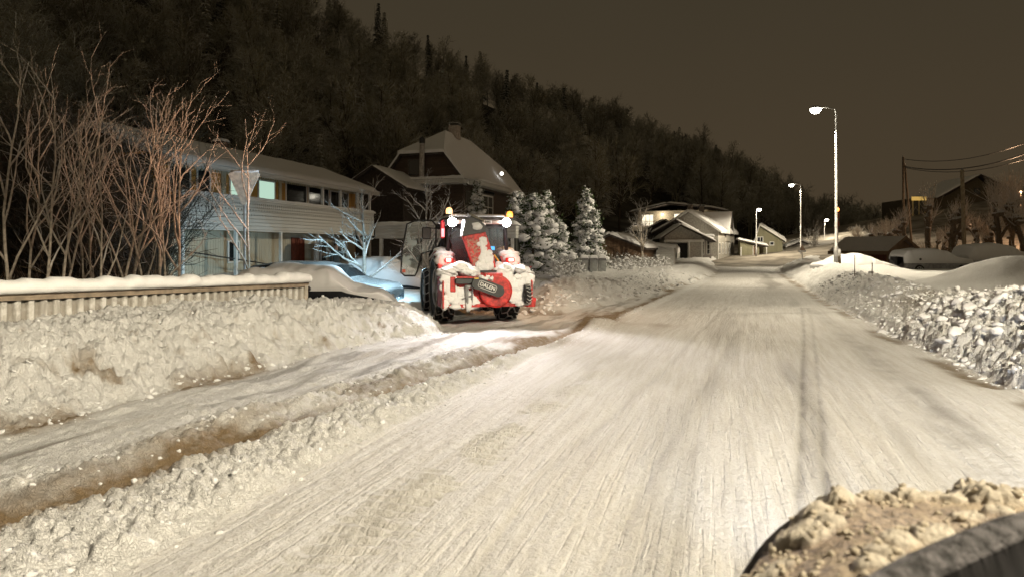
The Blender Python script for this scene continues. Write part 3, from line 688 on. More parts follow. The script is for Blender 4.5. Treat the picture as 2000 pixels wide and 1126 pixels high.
mb = MB()
for i in range(620):
    Yb = rng.uniform(18, 25); px = rng.uniform(-60, 318); x = (px-1000)/F*Yb; hh = rng.uniform(3.0, 5.6)*(1 if px < 240 else .8)
    q, _, dd = limb(mb, (x, Yb, .15), (rng.gauss(0, .18), rng.gauss(0, .2), 1), hh, .02, rng, 6, .10, .03, 3, .4)
    for j in range(14):
        p2, d2 = on(q, rng.uniform(.25, .98)); s, _, _ = limb(mb, p2, side_dir(d2, .7, rng), hh*.22, .009, rng, 2, .2, 0, 3, .5)
        p3, d3 = on(s, .5); mb.tube([p3, p3+side_dir(d3, .8, rng)*hh*.1], [.007, .004], 3, False); p3, d3 = on(s, .8); mb.tube([p3, p3+side_dir(d3, .8, rng)*hh*.09], [.007, .004], 3, False)
o = mb.build('tall_thicket', SCRUB); o['kind'] = 'stuff'; o['label'] = 'tall dark scrub hiding the near end of the balcony house'; o['category'] = 'undergrowth'
# --- snow-covered small trees by the tractor
def place(px, Y, z): a = at(px, 0, Y); return (a.x, Y, z)
bare_tree('snowy_tree', 'small crooked tree coated white, lit blue beside the carport', 'tree', place(712, 23.5, .3), 3.6, .085, 501, nlimb=13, tw=6, spread=.95, first=.16, twn=3, mt=TWIG_SNOW, mtw=TWIG_SNOW, rmin=.014, llen=.62)
bare_tree('snowy_tree', 'white frosted fruit tree left of the tractor cab', 'tree', place(838, 27, .3), 4.3, .07, 507, nlimb=15, tw=6, spread=.8, first=.15, twn=3, mt=TWIG_SNOW, mtw=TWIG_SNOW, rmin=.013, llen=.55)
bare_tree('snowy_tree', 'frosted spreading tree beside the log shed', 'tree', place(1255, 46, .6), 4.3, .08, 509, nlimb=16, tw=7, spread=.85, first=.2, twn=4, mt=TWIG, mtw=TWIG_SNOW, rmin=.014, llen=.5)
bare_tree('snowy_tree', 'bushy frosted tree behind the road sign', 'tree', place(1584, 88, .3), 5.0, .12, 511, nlimb=24, tw=8, spread=.75, first=.08, twn=4, mt=TWIG_SNOW, mtw=TWIG_SNOW, rmin=.02, llen=.5)

# --- conifers loaded with snow
def snow_conifer(name, label, base, h, wd, seed, slim=False, dens=1.0):
    rng = random.Random(seed); root = empty(name, label, 'tree', base, group=None)
    T = MB(); Lf = MB(); S = MB(); limb(T, (0, 0, -.1), (0, 0, 1), h*.95, .08, rng, 5, .02, .1, 6, .2); T.build('trunk', BARK, root, True)
    n = int((230 if slim else 260)*dens)
    for i in range(n):
        t = (i+rng.random())/n; z = h*(.03+.96*t)
        prof = (1-t)**(.75 if slim else .62)*(1+.18*math.sin(t*19+seed))*(1 if t > .12 else .75+2*t)
        a = rng.uniform(0, 6.283); rr = wd*prof*rng.uniform(.45, 1.05)+.04
        p = Vector((math.cos(a)*rr, math.sin(a)*rr, z)); sz = (.10+.14*rng.random())*(1.0 if slim else 1.45)*(.5+.7*(1-t))
        if rng.random() < (.62 if slim else .42):
            S.blob(p+Vector((0, 0, sz*.25)), (sz*rng.uniform(.8, 1.4), sz*rng.uniform(.8, 1.4), sz*rng.uniform(.5, .95)), seed=rng.randrange(9999), rough=.42, sub=2)
        for j in range(13):
            q = p+Vector((rng.gauss(0, sz*.85), rng.gauss(0, sz*.85), rng.gauss(-.03, sz*.6))); l_ = rng.uniform(.07, .16)
            d = Vector((math.cos(a)+rng.gauss(0, .6), math.sin(a)+rng.gauss(0, .6), rng.gauss(-.2, .6))).normalized()*l_; s_ = d.orthogonal().normalized()*l_*.3
            Lf.add([tuple(q-s_), tuple(q+d), tuple(q+s_), tuple(q-d*.5)], [(0, 1, 2, 3)])
            if rng.random() < .35:
                S.blob(q+Vector((0, 0, .02)), (.03+.035*rng.random(),)*2+(.025,), seed=rng.randrange(999), rough=.3, sub=1)
    cr = Lf.build('crown', LEAF, root); S.build('snow_load', SNOW_SMOOTH, cr, True); return root
snow_conifer('thuja_tree', 'tall slim thuja heaped with snow behind the bins', place(1146, 38.5, .2), 4.95, 1.15, 601, True, 1.6)
snow_conifer('thuja_tree', 'thin side leader of the thuja group, bent at its snowy tip', place(1164, 38.2, .2), 3.7, .38, 602, True, .7)
snow_conifer('thuja_tree', 'broad snow laden conifer beside the amber beacon', place(1040, 35, .1), 4.4, 1.7, 605, False, 1.6)
snow_conifer('thuja_tree', 'low bushy snow laden conifer between the broad one and the slim thuja', place(1086, 36, .1), 3.3, 1.1, 609, False, 1.0)
snow_conifer('thuja_tree', 'snow laden conifer partly hidden behind the tractor cab', place(1010, 37, .1), 4.7, 1.2, 606, False, 1.2)
snow_conifer('thuja_tree', 'dark green conifer lightly snowed between the broad pair', place(1066, 39, .1), 4.9, 1.0, 607, False, 1.0)
snow_conifer('fir_tree', 'narrow snowy fir against the brown house windows', place(932, 46, 3.0), 3.3, .65, 608, True, .5)
# --- low snowy bushes on the far bank
mb = MB(); S = MB(); rng = random.Random(12)
for i in range(340):
    px = rng.uniform(1090, 1300); Yb = np.interp(px, [1090, 1200, 1300], [31, 40, 46])+rng.uniform(-1, 2.5); x = (px-1000)/F*Yb
    if 1105 < px < 1190: Yb += 2; x = (px-1000)/F*Yb
    hh = rng.uniform(.5, 1.1)
    for j in range(3):
        q, _, _ = limb(mb, (x, Yb, .3), (rng.gauss(0, .6), rng.gauss(0, .5), 1), hh, .014, rng, 3, .25, .0, 3, .4)
        for k in range(4):
            p2, d2 = on(q, rng.uniform(.3, .99)); limb(mb, p2, side_dir(d2, .8, rng), hh*.35, .01, rng, 2, .2, 0, 3, .5)
            if rng.random() < .6: S.blob(p2, (.05+.07*rng.random(),)*2+(.05,), seed=rng.randrange(999), rough=.35, sub=1)
o = mb.build('shrubbery', TWIG_SNOW); o['kind'] = 'stuff'; o['label'] = 'low frosted shrubs along the far bank'; o['category'] = 'undergrowth'
o2 = S.build('shrub_snow', SNOW, smooth=True); o2['kind'] = 'stuff'; o2['label'] = 'snow lying on the low shrubs of the far bank'; o2['category'] = 'snow'

# --- pollarded trees on the right slope
def pollard(label, px, Yb, py_top, seed, r=.2, lean=0, forks=2, shoots=26, zb=None):
    rng = random.Random(seed); a = at(px, 0, Yb); zb = -.3 if zb is None else zb; h = CAMZ+(485-py_top)/F*Yb-zb
    root = empty('pollard_tree', label, 'tree', (a.x, Yb, zb), group='pollarded trees on the right slope'); T = MB(); Cn = MB()
    pts, rad, d = limb(T, (0, 0, -.5), (lean, 0, 1), h*.74, r, rng, 8, .10, .1, 7, .62)
    heads = [(pts[-1], d)]
    for k in range(forks):
        p, dd = on(pts, rng.uniform(.4, .95)); q, _, qd = limb(T, p, side_dir(dd, .6, rng), h*rng.uniform(.18, .34), r*.6, rng, 5, .16, .14, 6, .75); heads.append((q[-1], qd))
    for i in range(5):
        p, dd = on(pts, rng.uniform(.3, 1)); T.blob(p+rvec(rng, r*.35), r*rng.uniform(.7, 1.15), seed=rng.randrange(999), rough=.4, sub=1)
    for (p, dd) in heads:
        for j in range(4): T.blob(p+rvec(rng, r*.5), r*rng.uniform(.8, 1.2), seed=rng.randrange(999), rough=.45, sub=1)
        for j in range(shoots):
            q, _, _ = limb(Cn, p+rvec(rng, r*.5), side_dir(Vector((0, 0, 1)), rng.uniform(0, .9), rng), h*rng.uniform(.12, .3), .022, rng, 3, .1, .1, 3, .4)
            p3, d3 = on(q, .5); limb(Cn, p3, side_dir(d3, .4, rng), h*.12, .016, rng, 2, .1, .1, 3, .4)
    T.build('trunk', BARK, root, True); Cn.build('crown', TWIG, root)
pollard('small pollard tree rising behind the barn roof end', 1706, 64, 425, 701, .2, -.1)
pollard('gnarled pollard tree above the barn roof', 1724, 62, 418, 702, .22, .1)
pollard('thin pollard tree right of the white lit pole', 1744, 64, 408, 703, .16, 0, 2)
pollard('leaning pollard tree below the lit window', 1782, 60, 395, 704, .22, -.25)
pollard('tall straight pollard tree right of the lit window', 1808, 58, 345, 705, .26, .0, 1, 20)
pollard('short pollard tree beside the tall straight one', 1828, 60, 425, 706, .16, .1)
pollard('thick knobbly pollard tree left of the bare wooden pole', 1850, 56, 372, 707, .3, -.05, 3, 12)
pollard('low pollard tree right of the bare wooden pole', 1905, 56, 402, 708, .24, -.15, 3)
pollard('forked pollard tree with a fan of fine shoots', 1960, 54, 330, 709, .26, -.25, 2, 40)
pollard('tall pollard tree near the right edge', 1985, 56, 318, 710, .24, .0, 2, 36)
pollard('pollard tree cut by the right edge', 2010, 52, 330, 711, .26, -.1, 2, 30)
pollard('squat pollard tree left of the low barn', 1672, 70, 430, 712, .18, .05)
mb = MB(); rng = random.Random(15)
for i in range(800):
    px = rng.uniform(1650, 2080); Yb = rng.uniform(50, 70) if px > 1800 else rng.uniform(62, 76); x = (px-1000)/F*Yb; hh = rng.uniform(.6, 2.2)
    z0 = .2+.0*Yb
    q, _, _ = limb(mb, (x, Yb, z0), (rng.gauss(0, .6), rng.gauss(0, .5), 1), hh, .025, rng, 3, .25, 0, 3, .4)
    for k in range(4):
        p2, d2 = on(q, rng.uniform(.2, .99)); limb(mb, p2, side_dir(d2, .8, rng), hh*.4, .018, rng, 2, .2, 0, 3, .5)
o = mb.build('slope_undergrowth', FTWIG); o['kind'] = 'stuff'; o['label'] = 'dark undergrowth on the slope behind the snowed in cars'; o['category'] = 'undergrowth'
# ================================================================= BUILDINGS
def snow_slab(corners, th, name='roof_snow', parent=None, n=26, m=14, seed=1, mt=None, amp=.25, edge=.18):
    c = [np.array(q, float) for q in corners]; u = np.linspace(0, 1, n)[:, None, None]; v = np.linspace(0, 1, m)[None, :, None]
    Pb = (c[0]*(1-u)+c[1]*u)*(1-v)+(c[3]*(1-u)+c[2]*u)*v
    lu = np.linalg.norm(c[1]-c[0]); lv = np.linalg.norm(c[3]-c[0])
    # finer rows at the rim so it rounds over
    du = np.minimum(u, 1-u)[..., 0]*lu; dv = np.minimum(v, 1-v)[..., 0]*lv; de = np.minimum(du, dv)
    prof = np.sqrt(np.clip(1-(1-np.clip(de/edge, 0, 1))**2, 0, 1))
    nz = fbm(Pb[..., 0]*1.1+seed*7, Pb[..., 1]*1.1+Pb[..., 2], 3, seed)
    top = Pb.copy(); top[..., 2] += .012+th*(.12+.88*prof)*(1+amp*nz)
    mb = MB(); idx = np.arange(n*m).reshape(n, m)
    vs = [tuple(p) for p in top.reshape(-1, 3)]+[tuple(p+np.array((0, 0, .006))) for p in Pb.reshape(-1, 3)]
    nrm = np.cross(c[1]-c[0], c[3]-c[0])[2] > 0
    fs = []
    for i in range(n-1):
        for j in range(m-1):
            q = (idx[i, j], idx[i+1, j], idx[i+1, j+1], idx[i, j+1]); q = tuple(int(k) for k in q)
            fs.append(q if nrm else q[::-1])
    rim = [int(idx[i, 0]) for i in range(n)]+[int(idx[n-1, j]) for j in range(1, m)]+[int(idx[i, m-1]) for i in range(n-2, -1, -1)]+[int(idx[0, j]) for j in range(m-2, 0, -1)]
    for a, b in zip(rim, rim[1:]+rim[:1]):
        fs.append((a, b, b+n*m, a+n*m) if not nrm else (b, a, a+n*m, b+n*m))
    bt = (rim[0]+n*m, rim[n-1]+n*m, rim[n-1+m-1]+n*m, rim[2*(n-1)+m-1]+n*m); fs.append(bt)
    mb.add(vs, fs); return mb.build(name, mt or SNOW_SMOOTH, parent, True)
def nonlin(n): t = np.linspace(-1, 1, n); return t
def window(parent, face, a, z, w_, h, frame=WHITE, pane=None, mull=1, cross=0, face_at=0, fw=.07, name='window', proud=.04):
    """face 'F': on plane y=face_at looking -y, a = x centre; 'R': on plane x=face_at looking +x, a = y centre; 'L': x=face_at looking -x"""
    mb = MB(); pn = MB()
    def bx(m_, ca, cz, sa, szz, d, off):
        if face == 'F': m_.box((ca, face_at-off-d/2, cz), (sa, d, szz))
        elif face == 'R': m_.box((face_at+off+d/2, ca, cz), (d, sa, szz))
        else: m_.box((face_at-off-d/2, ca, cz), (d, sa, szz))
    bx(mb, a, z+h/2-fw/2, w_, fw, proud, .002); bx(mb, a, z-h/2+fw/2, w_, fw, proud, .002)
    for s in (-1, 1): bx(mb, a+s*(w_/2-fw/2), z, fw, h-2*fw, proud, .002)
    for i in range(1, mull): bx(mb, a-w_/2+w_*i/mull, z, fw*.7, h-2*fw, proud*.9, .002)
    for i in range(1, cross+1): bx(mb, a, z-h/2+h*i/(cross+1), w_-2*fw, fw*.5, proud*.7, .003)
    bx(pn, a, z, w_-2*fw+.01, h-2*fw+.01, .012, .004)
    o = mb.build(name, frame, parent); pn.build('pane', pane or GLASS, o); return o
def gable_house(name, label, loc, rz, w_, l_, eave, ridge, wall, roofm, rx=.5, base=-1.0, oh=.4, th=.14, snow=.22, cat='house', fascia=None, hip=0, seed=1, roof_snow=True, ohr=None):
    """local: x across the front gable (0..w), y depth (0..l), z up"""
    root = empty(name, label, cat, loc, rz); X = w_*rx
    m = MB(); m.prism([(0, base), (w_, base), (w_, eave), (X, ridge), (0, eave)], (0, 0, 0), (1, 0, 0), (0, 0, 1), (0, l_, 0)); m.build('wall', wall, root)
    rf = MB(); up = .02; ohr = oh if ohr is None else ohr
    sl = (ridge-eave)/max(X, .01); sr = (ridge-eave)/max(w_-X, .01)
    yl, yh = -oh, l_+oh
    left = [(X, ridge), (-oh, eave-sl*oh)]; right = [(X, ridge), (w_+ohr, eave-sr*ohr)]
    for (a, b), sgn in ((left, -1), (right, 1)):
        poly = [(a[0], a[1]+up), (b[0], b[1]+up), (b[0], b[1]+up+th), (a[0], a[1]+up+th)]
        rf.prism(poly, (0, yl, 0), (1, 0, 0), (0, 0, 1), (0, yh-yl, 0))
    ro = rf.build('roof', roofm, root)
    if fascia:
        fb = MB()
        for (a, b) in (left, right):
            poly = [(a[0], a[1]-.06), (b[0], b[1]-.06), (b[0], b[1]+up+th+.02), (a[0], a[1]+up+th+.02)]
            fb.prism(poly, (0, yl-.03, 0), (1, 0, 0), (0, 0, 1), (0, .028, 0))
        fb.box((right[1][0]+.02, (yl+yh)/2, right[1][1]+up+th/2-.03), (.035, yh-yl, th+.12)); fb.box((left[1][0]-.02, (yl+yh)/2, left[1][1]+up+th/2-.03), (.035, yh-yl, th+.12))
        fb.build('fascia', fascia, ro)
    if roof_snow:
        nn = int(max(20, l_*3)); mm = 18
        zt = up+th
        snow_slab([(right[0][0], yl-.04, ridge+zt), (right[0][0], yh+.04, ridge+zt), (right[1][0]+.06, yh+.04, right[1][1]+zt-.02), (right[1][0]+.06, yl-.04, right[1][1]+zt-.02)], snow, parent=ro, n=nn, m=mm, seed=seed, edge=.14)
        snow_slab([(left[0][0], yl-.04, ridge+zt), (left[0][0], yh+.04, ridge+zt), (left[1][0]-.06, yh+.04, left[1][1]+zt-.02), (left[1][0]-.06, yl-.04, left[1][1]+zt-.02)], snow, parent=ro, n=nn, m=mm, seed=seed+3, edge=.14)
    return root, ro
OCHRE = boards('ochre_boards', (.55, .30, .07), 1, .13, .25); OCHREF = boards('ochre_boards_front', (.30, .15, .03), 0, .13, .25)
CREAMW = boards('cream_boards', (.50, .46, .36), 1, .16, .1); WHITEB = boards('white_boards', (.62, .62, .6), 2, .16, .06)
BROWNW = boards('brown_boards', (.075, .05, .035), 2, .15, .3); BROWNV = boards('brown_planks', (.14, .085, .05), 0, .15, .35)
GREYB = boards('grey_boards', (.33, .31, .30), 2, .14, .1); ROOFT = simple('dark_roof_tile', (.06, .05, .045), .8, bmp=.02)
PALEW = simple('pale_render', (.42, .40, .36), .8, bmp=.01); GREENW = boards('green_grey_planks', (.24, .23, .15), 0, .2, .15); GREEN_SHADE = boards('green_grey_planks_shade', (.15, .16, .12), 1, .2, .15)  # side planks are a darker copy, their shade put into the colour
REDB = boards('red_brown_planks', (.12, .035, .02), 0, .14, .3); REDB1 = boards('red_brown_planks_side', (.12, .035, .02), 1, .14, .3)
WEATH = boards('weathered_planks', (.20, .13, .08), 0, .16, .3)
LITW = emis('lit_window', (.62, .9, .72), .75); LITWARM = emis('lit_window_warm', (1, .86, .62), 1.6); LITYEL = emis('lit_window_yellow', (1, .62, .15), .55)

# ---- ochre house with the long white balcony
rz = -math.atan2(.272, .962); W = 5.2
def fpos(Mx, My):       # world xy of facade local coords, for measuring only
    pass
nx, ny = math.cos(-rz), math.sin(-rz)          # road-facing normal (.962,-.272) -> local +x
dy_ = (math.sin(-rz), math.cos(-rz))
BAL = 1.2
cornerX, cornerY = -12.97+1.3*.272, 24.7+1.3*.962                 # near end of the balcony plane
ox = cornerX-(W+BAL)*math.cos(rz); oy = cornerY-(W+BAL)*math.sin(rz)
hroot, hroof = gable_house('balcony_house', 'long ochre wooden house with a white upper balcony and snowy low roof', (ox, oy, 0), rz, W, 15.7, 5.5, 6.5, OCHRE, ROOFT, base=-.5, oh=.5, snow=.16, fascia=WHITEB, seed=21, ohr=BAL+.15)
def hy(px, plane):      # local y on plane x=plane seen at photo column px
    r = (px-1000)/F; bx_, by_ = ox+plane*math.cos(rz), oy+plane*math.sin(rz)
    return (r*by_-bx_)/(dy_[0]-dy_[1]*r)
def hz(py, px, plane):
    y = hy(px, plane); Yw = oy+plane*math.sin(rz)+y*dy_[1]; return CAMZ+(485-py)/F*Yw
def hwin(p0, p1, q0, q1, plane=W, pane=None, frame=WHITE, mull=1, nm='window', parent=None):
    a, b = hy(p0, plane), hy(p1, plane); pm = (p0+p1)/2; z1, z0 = hz(q0, pm, plane), hz(q1, pm, plane)
    return window(parent or hroot, 'R', (a+b)/2, (z0+z1)/2, b-a, z1-z0, frame, pane, mull, 0, plane, .08, nm)
hwin(330, 372, 318, 376); hwin(383, 411, 328, 378); hwin(447, 475, 345, 386, pane=LITW); hwin(503, 537, 352, 398, pane=LITW)
hwin(557, 599, 356, 404); hwin(601, 642, 365, 409); hwin(644, 680, 374, 414)
for (p0, p1) in ((428, 446), (472, 490), (540, 555)):        # pale posts between the windows
    a, b = hy(p0+4, W+.01), hy(p1-6, W+.01); m = MB(); m.box((W+.03, (a+b)/2, 4.35), (.05, abs(b-a), 2.3)); m.build('post', CREAM, hroot)
m = MB()
for i in range(83):
    y = .3+i*.185
    m.box((W+.045, y, 5.22), (.03, .10, .42))
m.build('frieze', CREAM, hroot)
# balcony: deck, boarded parapet with cut-out rows, rail
BP = W+BAL; m = MB(); m.box((W+BAL/2+.01, 7.75, 2.62), (BAL, 15.9, .22)); bal = m.build('balcony', WHITEB, hroot)
m = MB(); m.box((BP+.02, 7.75, 3.02), (.05, 15.9, 1.05)); m.box((BP+.02, 7.75, 3.78), (.05, 15.9, .10)); m.box((BP+.02, 7.75, 3.6), (.04, 15.9, .05))
yy = -.2
while yy < 15.6:
    m.box((BP+.03, yy+.05, 3.66), (.03, .115, .22)); yy += .15
m.build('parapet', WHITEB, bal)
m = MB(); yy = -.1
while yy < 15.6: m.box((BP+.048, yy, 3.42), (.012, .05, .06)); m.box((BP+.048, yy+.08, 3.2), (.012, .04, .05)); yy += .2
m.build('cutouts', BLACK, bal)
m = MB(); m.box((BP+.04, 7.75, 3.86), (.2, 16.0, .06)); m.build('handrail', WHITE, bal)
snow_slab([(BP-.08, -.2, 3.9), (BP-.08, 15.7, 3.9), (BP+.16, 15.7, 3.9), (BP+.16, -.2, 3.9)], .09, parent=bal, n=60, m=8, edge=.05)
for y in (.2, 3.3, 6.5, 9.7, 12.6, 15.4):
    m = MB(); m.box((BP-.08, y, 1.1), (.12, .12, 2.8)); m.build('post', WHITE, hroot)
for y in (10.2, 12.0, 13.9, 15.4):
    m = MB(); m.box((BP-.1, y, 4.65), (.12, .12, 1.4)); m.build('post', WHITE, hroot)
m = MB(); m.box((W+.02, 7.75, 1.2), (.04, 15.6, 2.6)); m.build('lower_wall', CREAMW, hroot)
REDD = simple('red_door', (.17, .04, .02), .6)
window(hroot, 'R', (hy(568, W)+hy(590, W))/2, 1.25, 1.15, 2.1, REDD, REDD, 3, 0, W+.05, .1, 'door', .06)
window(hroot, 'R', (hy(612, W)+hy(636, W))/2, 1.25, 1.3, 2.1, WHITE, GLASS, 2, 0, W+.05, .1, 'door', .06)
window(hroot, 'R', (hy(445, W)+hy(462, W))/2, 1.6, .8, 1.0, WHITE, GLASS, 1, 0, W+.05, .08, 'window', .05)
window(hroot, 'R', (hy(650, W)+hy(672, W))/2, 1.3, 1.2, 2.0, WHITE, GLASS, 2, 0, W+.05, .1, 'door', .06)
m = MB(); m.tube([(BP-.1, -.6, 1.75), (BP-.1, 6.2, .95)], .03, 6); m.build('stair_rail', BLACK, hroot)
m = MB(); m.box((W/2-.2, -.02, 2.6), (W+.02, .03, 5.6)); m.prism([(0, 5.5), (W, 5.5), (W/2, 6.4)], (0, -.005, 0), (1, 0, 0), (0, 0, 1), (0, -.03, 0)); m.build('end_shade', simple('gable_shade', (.04, .032, .02), .9), hroot)  # dark sheet over the ochre gable, its shade put into the colour
m = MB(); m.box((2.6, 7, 6.7), (.5, .5, .6), bev=.03); ch = m.build('chimney', simple('chimney_brick', (.12, .08, .06), .9, bmp=.01), hroof)
snow_slab([(2.3, 6.7, 7.0), (2.9, 6.7, 7.0), (2.9, 7.3, 7.0), (2.3, 7.3, 7.0)], .14, 'snow_cap', ch, 8, 8)

# ---- carport right of it
a0 = at(738, 0, 34.5); rc = -.18
cr = empty('carport', 'open carport with a thick white flat roof edge under snow', 'carport', (a0.x, a0.y, 0), rc)
m = MB(); m.box((3.5, 3.6, 2.55), (7.2, 7.4, .62)); rf = m.build('roof', WHITEB, cr)
snow_slab([(-.2, -.2, 2.87), (7.2, -.2, 2.87), (7.2, 7.4, 2.87), (-.2, 7.4, 2.87)], .2, parent=rf, n=40, m=30, seed=5)
for x in (.15, 2.4, 4.7, 6.9):
    m = MB(); m.box((x, .1, 1.0), (.16, .16, 2.6)); m.build('post', WHITE, cr)
m = MB(); m.box((3.5, 7.1, 1.1), (7.0, .15, 2.4)); m.box((7.0, 3.6, 1.1), (.15, 7, 2.4)); m.build('wall', simple('dark_wall', (.05, .05, .045), .9), cr)
m = MB(); m.box((1.4, 3.5, .75), (2.2, 1.1, 1.2), bev=.1); m.build('stored_crate', simple('dark_crate', (.04, .04, .04), .8), cr)

# ---- tall brown house with the half-hipped snow roof
s = 6.4; rzb = -math.atan2(.302, .953); bx0, by0 = -3.5-s*.953, 49.4+s*.302
br = empty('gambrel_house', 'tall dark timber house with a steep snow covered half hipped roof', 'house', (bx0, by0, 0), rzb)
w_, l_, ev, rd = s, 14.0, 6.75, 10.75; hz_, hip_in = 8.6, 4.2; hx = w_/2*(rd-hz_)/(rd-ev)
m = MB(); m.prism([(0, -1), (w_, -1), (w_, ev), (w_/2+hx, hz_), (w_/2-hx, hz_), (0, ev)], (0, 0, 0), (1, 0, 0), (0, 0, 1), (0, l_, 0)); m.build('wall', BROWNW, br)
o_ = .45; slope = (rd-ev)/(w_/2); z_e = ev-slope*o_
def rp(t=0): return [(w_/2, hip_in, rd), (w_/2, l_-hip_in, rd)]
A0, A1 = (w_/2, hip_in, rd), (w_/2, l_-hip_in, rd)
fr_ = -.35; bk_ = l_+.35
rf = MB()
def roofpoly(sx, dz):
    X = lambda v: w_/2+sx*v
    pts = [(X(0), hip_in, rd+dz), (X(0), l_-hip_in, rd+dz), (X(hx), bk_, hz_+dz), (X(w_/2+o_), bk_, z_e+dz), (X(w_/2+o_), fr_, z_e+dz), (X(hx), fr_, hz_+dz)]
    return pts
for sx in (-1, 1):
    lo, hi = roofpoly(sx, .02), roofpoly(sx, .16); n = 6
    f = [tuple(range(n)), tuple(range(n, 2*n))[::-1]]+[(i, (i+1) % n, n+(i+1) % n, n+i) for i in range(n)]
    rf.add(lo+hi, f)
for (ya, yb) in ((hip_in, fr_), (l_-hip_in, bk_)):
    lo = [(w_/2, ya, rd+.02), (w_/2-hx-.1, yb, hz_-.03), (w_/2+hx+.1, yb, hz_-.03)]; hi = [(p[0], p[1], p[2]+.14) for p in lo]
    rf.add(lo+hi, [(0, 1, 2), (5, 4, 3), (0, 1, 4, 3), (1, 2, 5, 4), (2, 0, 3, 5)])
ro = rf.build('roof', ROOFT, br)
sn = MB()
for sx in (-1, 1):
    lo, hi = roofpoly(sx, .17), roofpoly(sx, .38); n = 6
    f = [tuple(range(n)), tuple(range(n, 2*n))[::-1]]+[(i, (i+1) % n, n+(i+1) % n, n+i) for i in range(n)]
    sn.add(lo+hi, f)
lo = [(w_/2, hip_in, rd+.17), (w_/2-hx-.15, fr_-.1, hz_+.12), (w_/2+hx+.15, fr_-.1, hz_+.12)]; hi = [(p[0], p[1], p[2]+.24) for p in lo]
sn.add(lo+hi, [(0, 1, 2), (5, 4, 3), (0, 1, 4, 3), (1, 2, 5, 4), (2, 0, 3, 5)])
sn.build('roof_snow', SNOW_SMOOTH, ro)
m = MB(); m.box((w_/2+.1, hip_in+1.6, rd+.45), (.75, .75, 1.1)); ch = m.build('chimney', simple('pale_chimney', (.35, .3, .26), .9), ro)
m = MB(); m.box((w_/2+.1, hip_in+1.6, rd+1.2), (.85, .85, .07)); m.box((w_/2-.2, hip_in+1.3, rd+1.09), (.1, .1, .2)); m.box((w_/2+.4, hip_in+1.9, rd+1.09), (.1, .1, .2)); m.build('chimney_cap', GREYW, ch)
m = MB(); m.tube([(w_/2+.1, -.5, 6.9), (w_/2+.15, -.5, 9.4)], .19, 12); fl = m.build('flue', simple('pale_flue', (.38, .35, .32), .6), br)
m = MB(); m.lathe([(.2, 9.4), (.22, 9.45), (.22, 9.75), (.05, 9.9)], (w_/2+.15, -.5, 0), n=12); m.build('flue_cap', BLACK, fl)
window(br, 'F', w_/2-.75, 7.7, 1.0, 1.3, simple('dark_frame', (.10, .08, .07), .6), GLASS, 1, 0, 0, .1)
# white eave band with snow on the front and the lower walls
m = MB(); m.box((w_/2-1.2, -.5, 6.55), (w_+3.2, 1.0, .32)); bd = m.build('porch_roof', WHITEB, br)
snow_slab([(-2.8, -1.05, 6.72), (w_+.5, -1.05, 6.72), (w_+.5, 0.0, 6.72), (-2.8, 0.0, 6.72)], .2, parent=bd, n=40, m=10)
m = MB(); m.box((w_/2-.9, .6, 2.7), (w_+1.8, 1.1, 7.2)); m.build('porch_wall', GREYB, br)
m = MB(); m.box((w_+.55, 4.0, 6.5), (1.1, 8.2, .32)); bd = m.build('porch_roof', WHITEB, br)
snow_slab([(w_+.0, -.1, 6.68), (w_+1.1, -.1, 6.68), (w_+1.1, 8.1, 6.68), (w_, 8.1, 6.68)], .22, parent=bd, n=30, m=10)
window(br, 'R', 4.6, 5.0, 3.6, 1.9, WHITE, GLASS, 3, 1, w_+.0, .12); window(br, 'R', 1.1, 5.0, 1.5, 2.0, simple('dark_frame2', (.08, .07, .06), .6), GLASS, 1, 0, w_, .1)
window(br, 'R', 4.6, 6.15, 4.2, .35, BLACK, GLASS, 5, 0, w_+.0, .05)
m = MB(); m.box((w_+.9, 4.0, 3.9), (.1, 8.0, .12)); m.build('handrail', WHITE, br)
# satellite-like lamp on the roof slope
m = MB(); m.blob((w_/2+2.9, 9.6, 7.65+.5), .16, sub=2, rough=0); m.build('roof_lamp', emis('roof_lamp_glass', (1, .97, .9), 4), ro)
# ---- dark shed with snow striped rafters between the two houses
gr_, gro = gable_house('side_shed', 'low dark outbuilding with two snow striped roof edges behind the balcony house', (-11.4, 47.0, 0), -.25, 4.2, 5, 5.9, 7.2, simple('dark_shed_wall', (.05, .04, .035), .9), ROOFT, snow=.14, cat='shed', seed=4)

# ---- log shed
P0 = at(1180, 0, 48.5)
ls, lro = gable_house('log_shed', 'brown log shed with a wide snow covered roof behind the shrubs', (P0.x-1.2, 48.5, 0), -.38, 3.9, 6.5, 1.75, 2.6, BROWNV, ROOFT, rx=.42, oh=.35, snow=.2, cat='shed', seed=6)
window(ls, 'F', 2.3, 1.0, .7, .6, WEATH, GLASS, 2, 0, 0, .08)
lw = empty('annex', 'low white painted annex beside the log shed', 'shed', (at(1283, 0, 51).x, 51, 0), -.3)
m = MB(); m.box((.6, .9, .9), (1.3, 1.8, 1.9)); m.build('wall', WHITEB, lw)
snow_slab([(-.7, -.3, 1.95), (1.5, -.3, 1.75), (1.5, 2.1, 1.75), (-.7, 2.1, 1.95)], .25, 'roof_snow', lw, 16, 14)

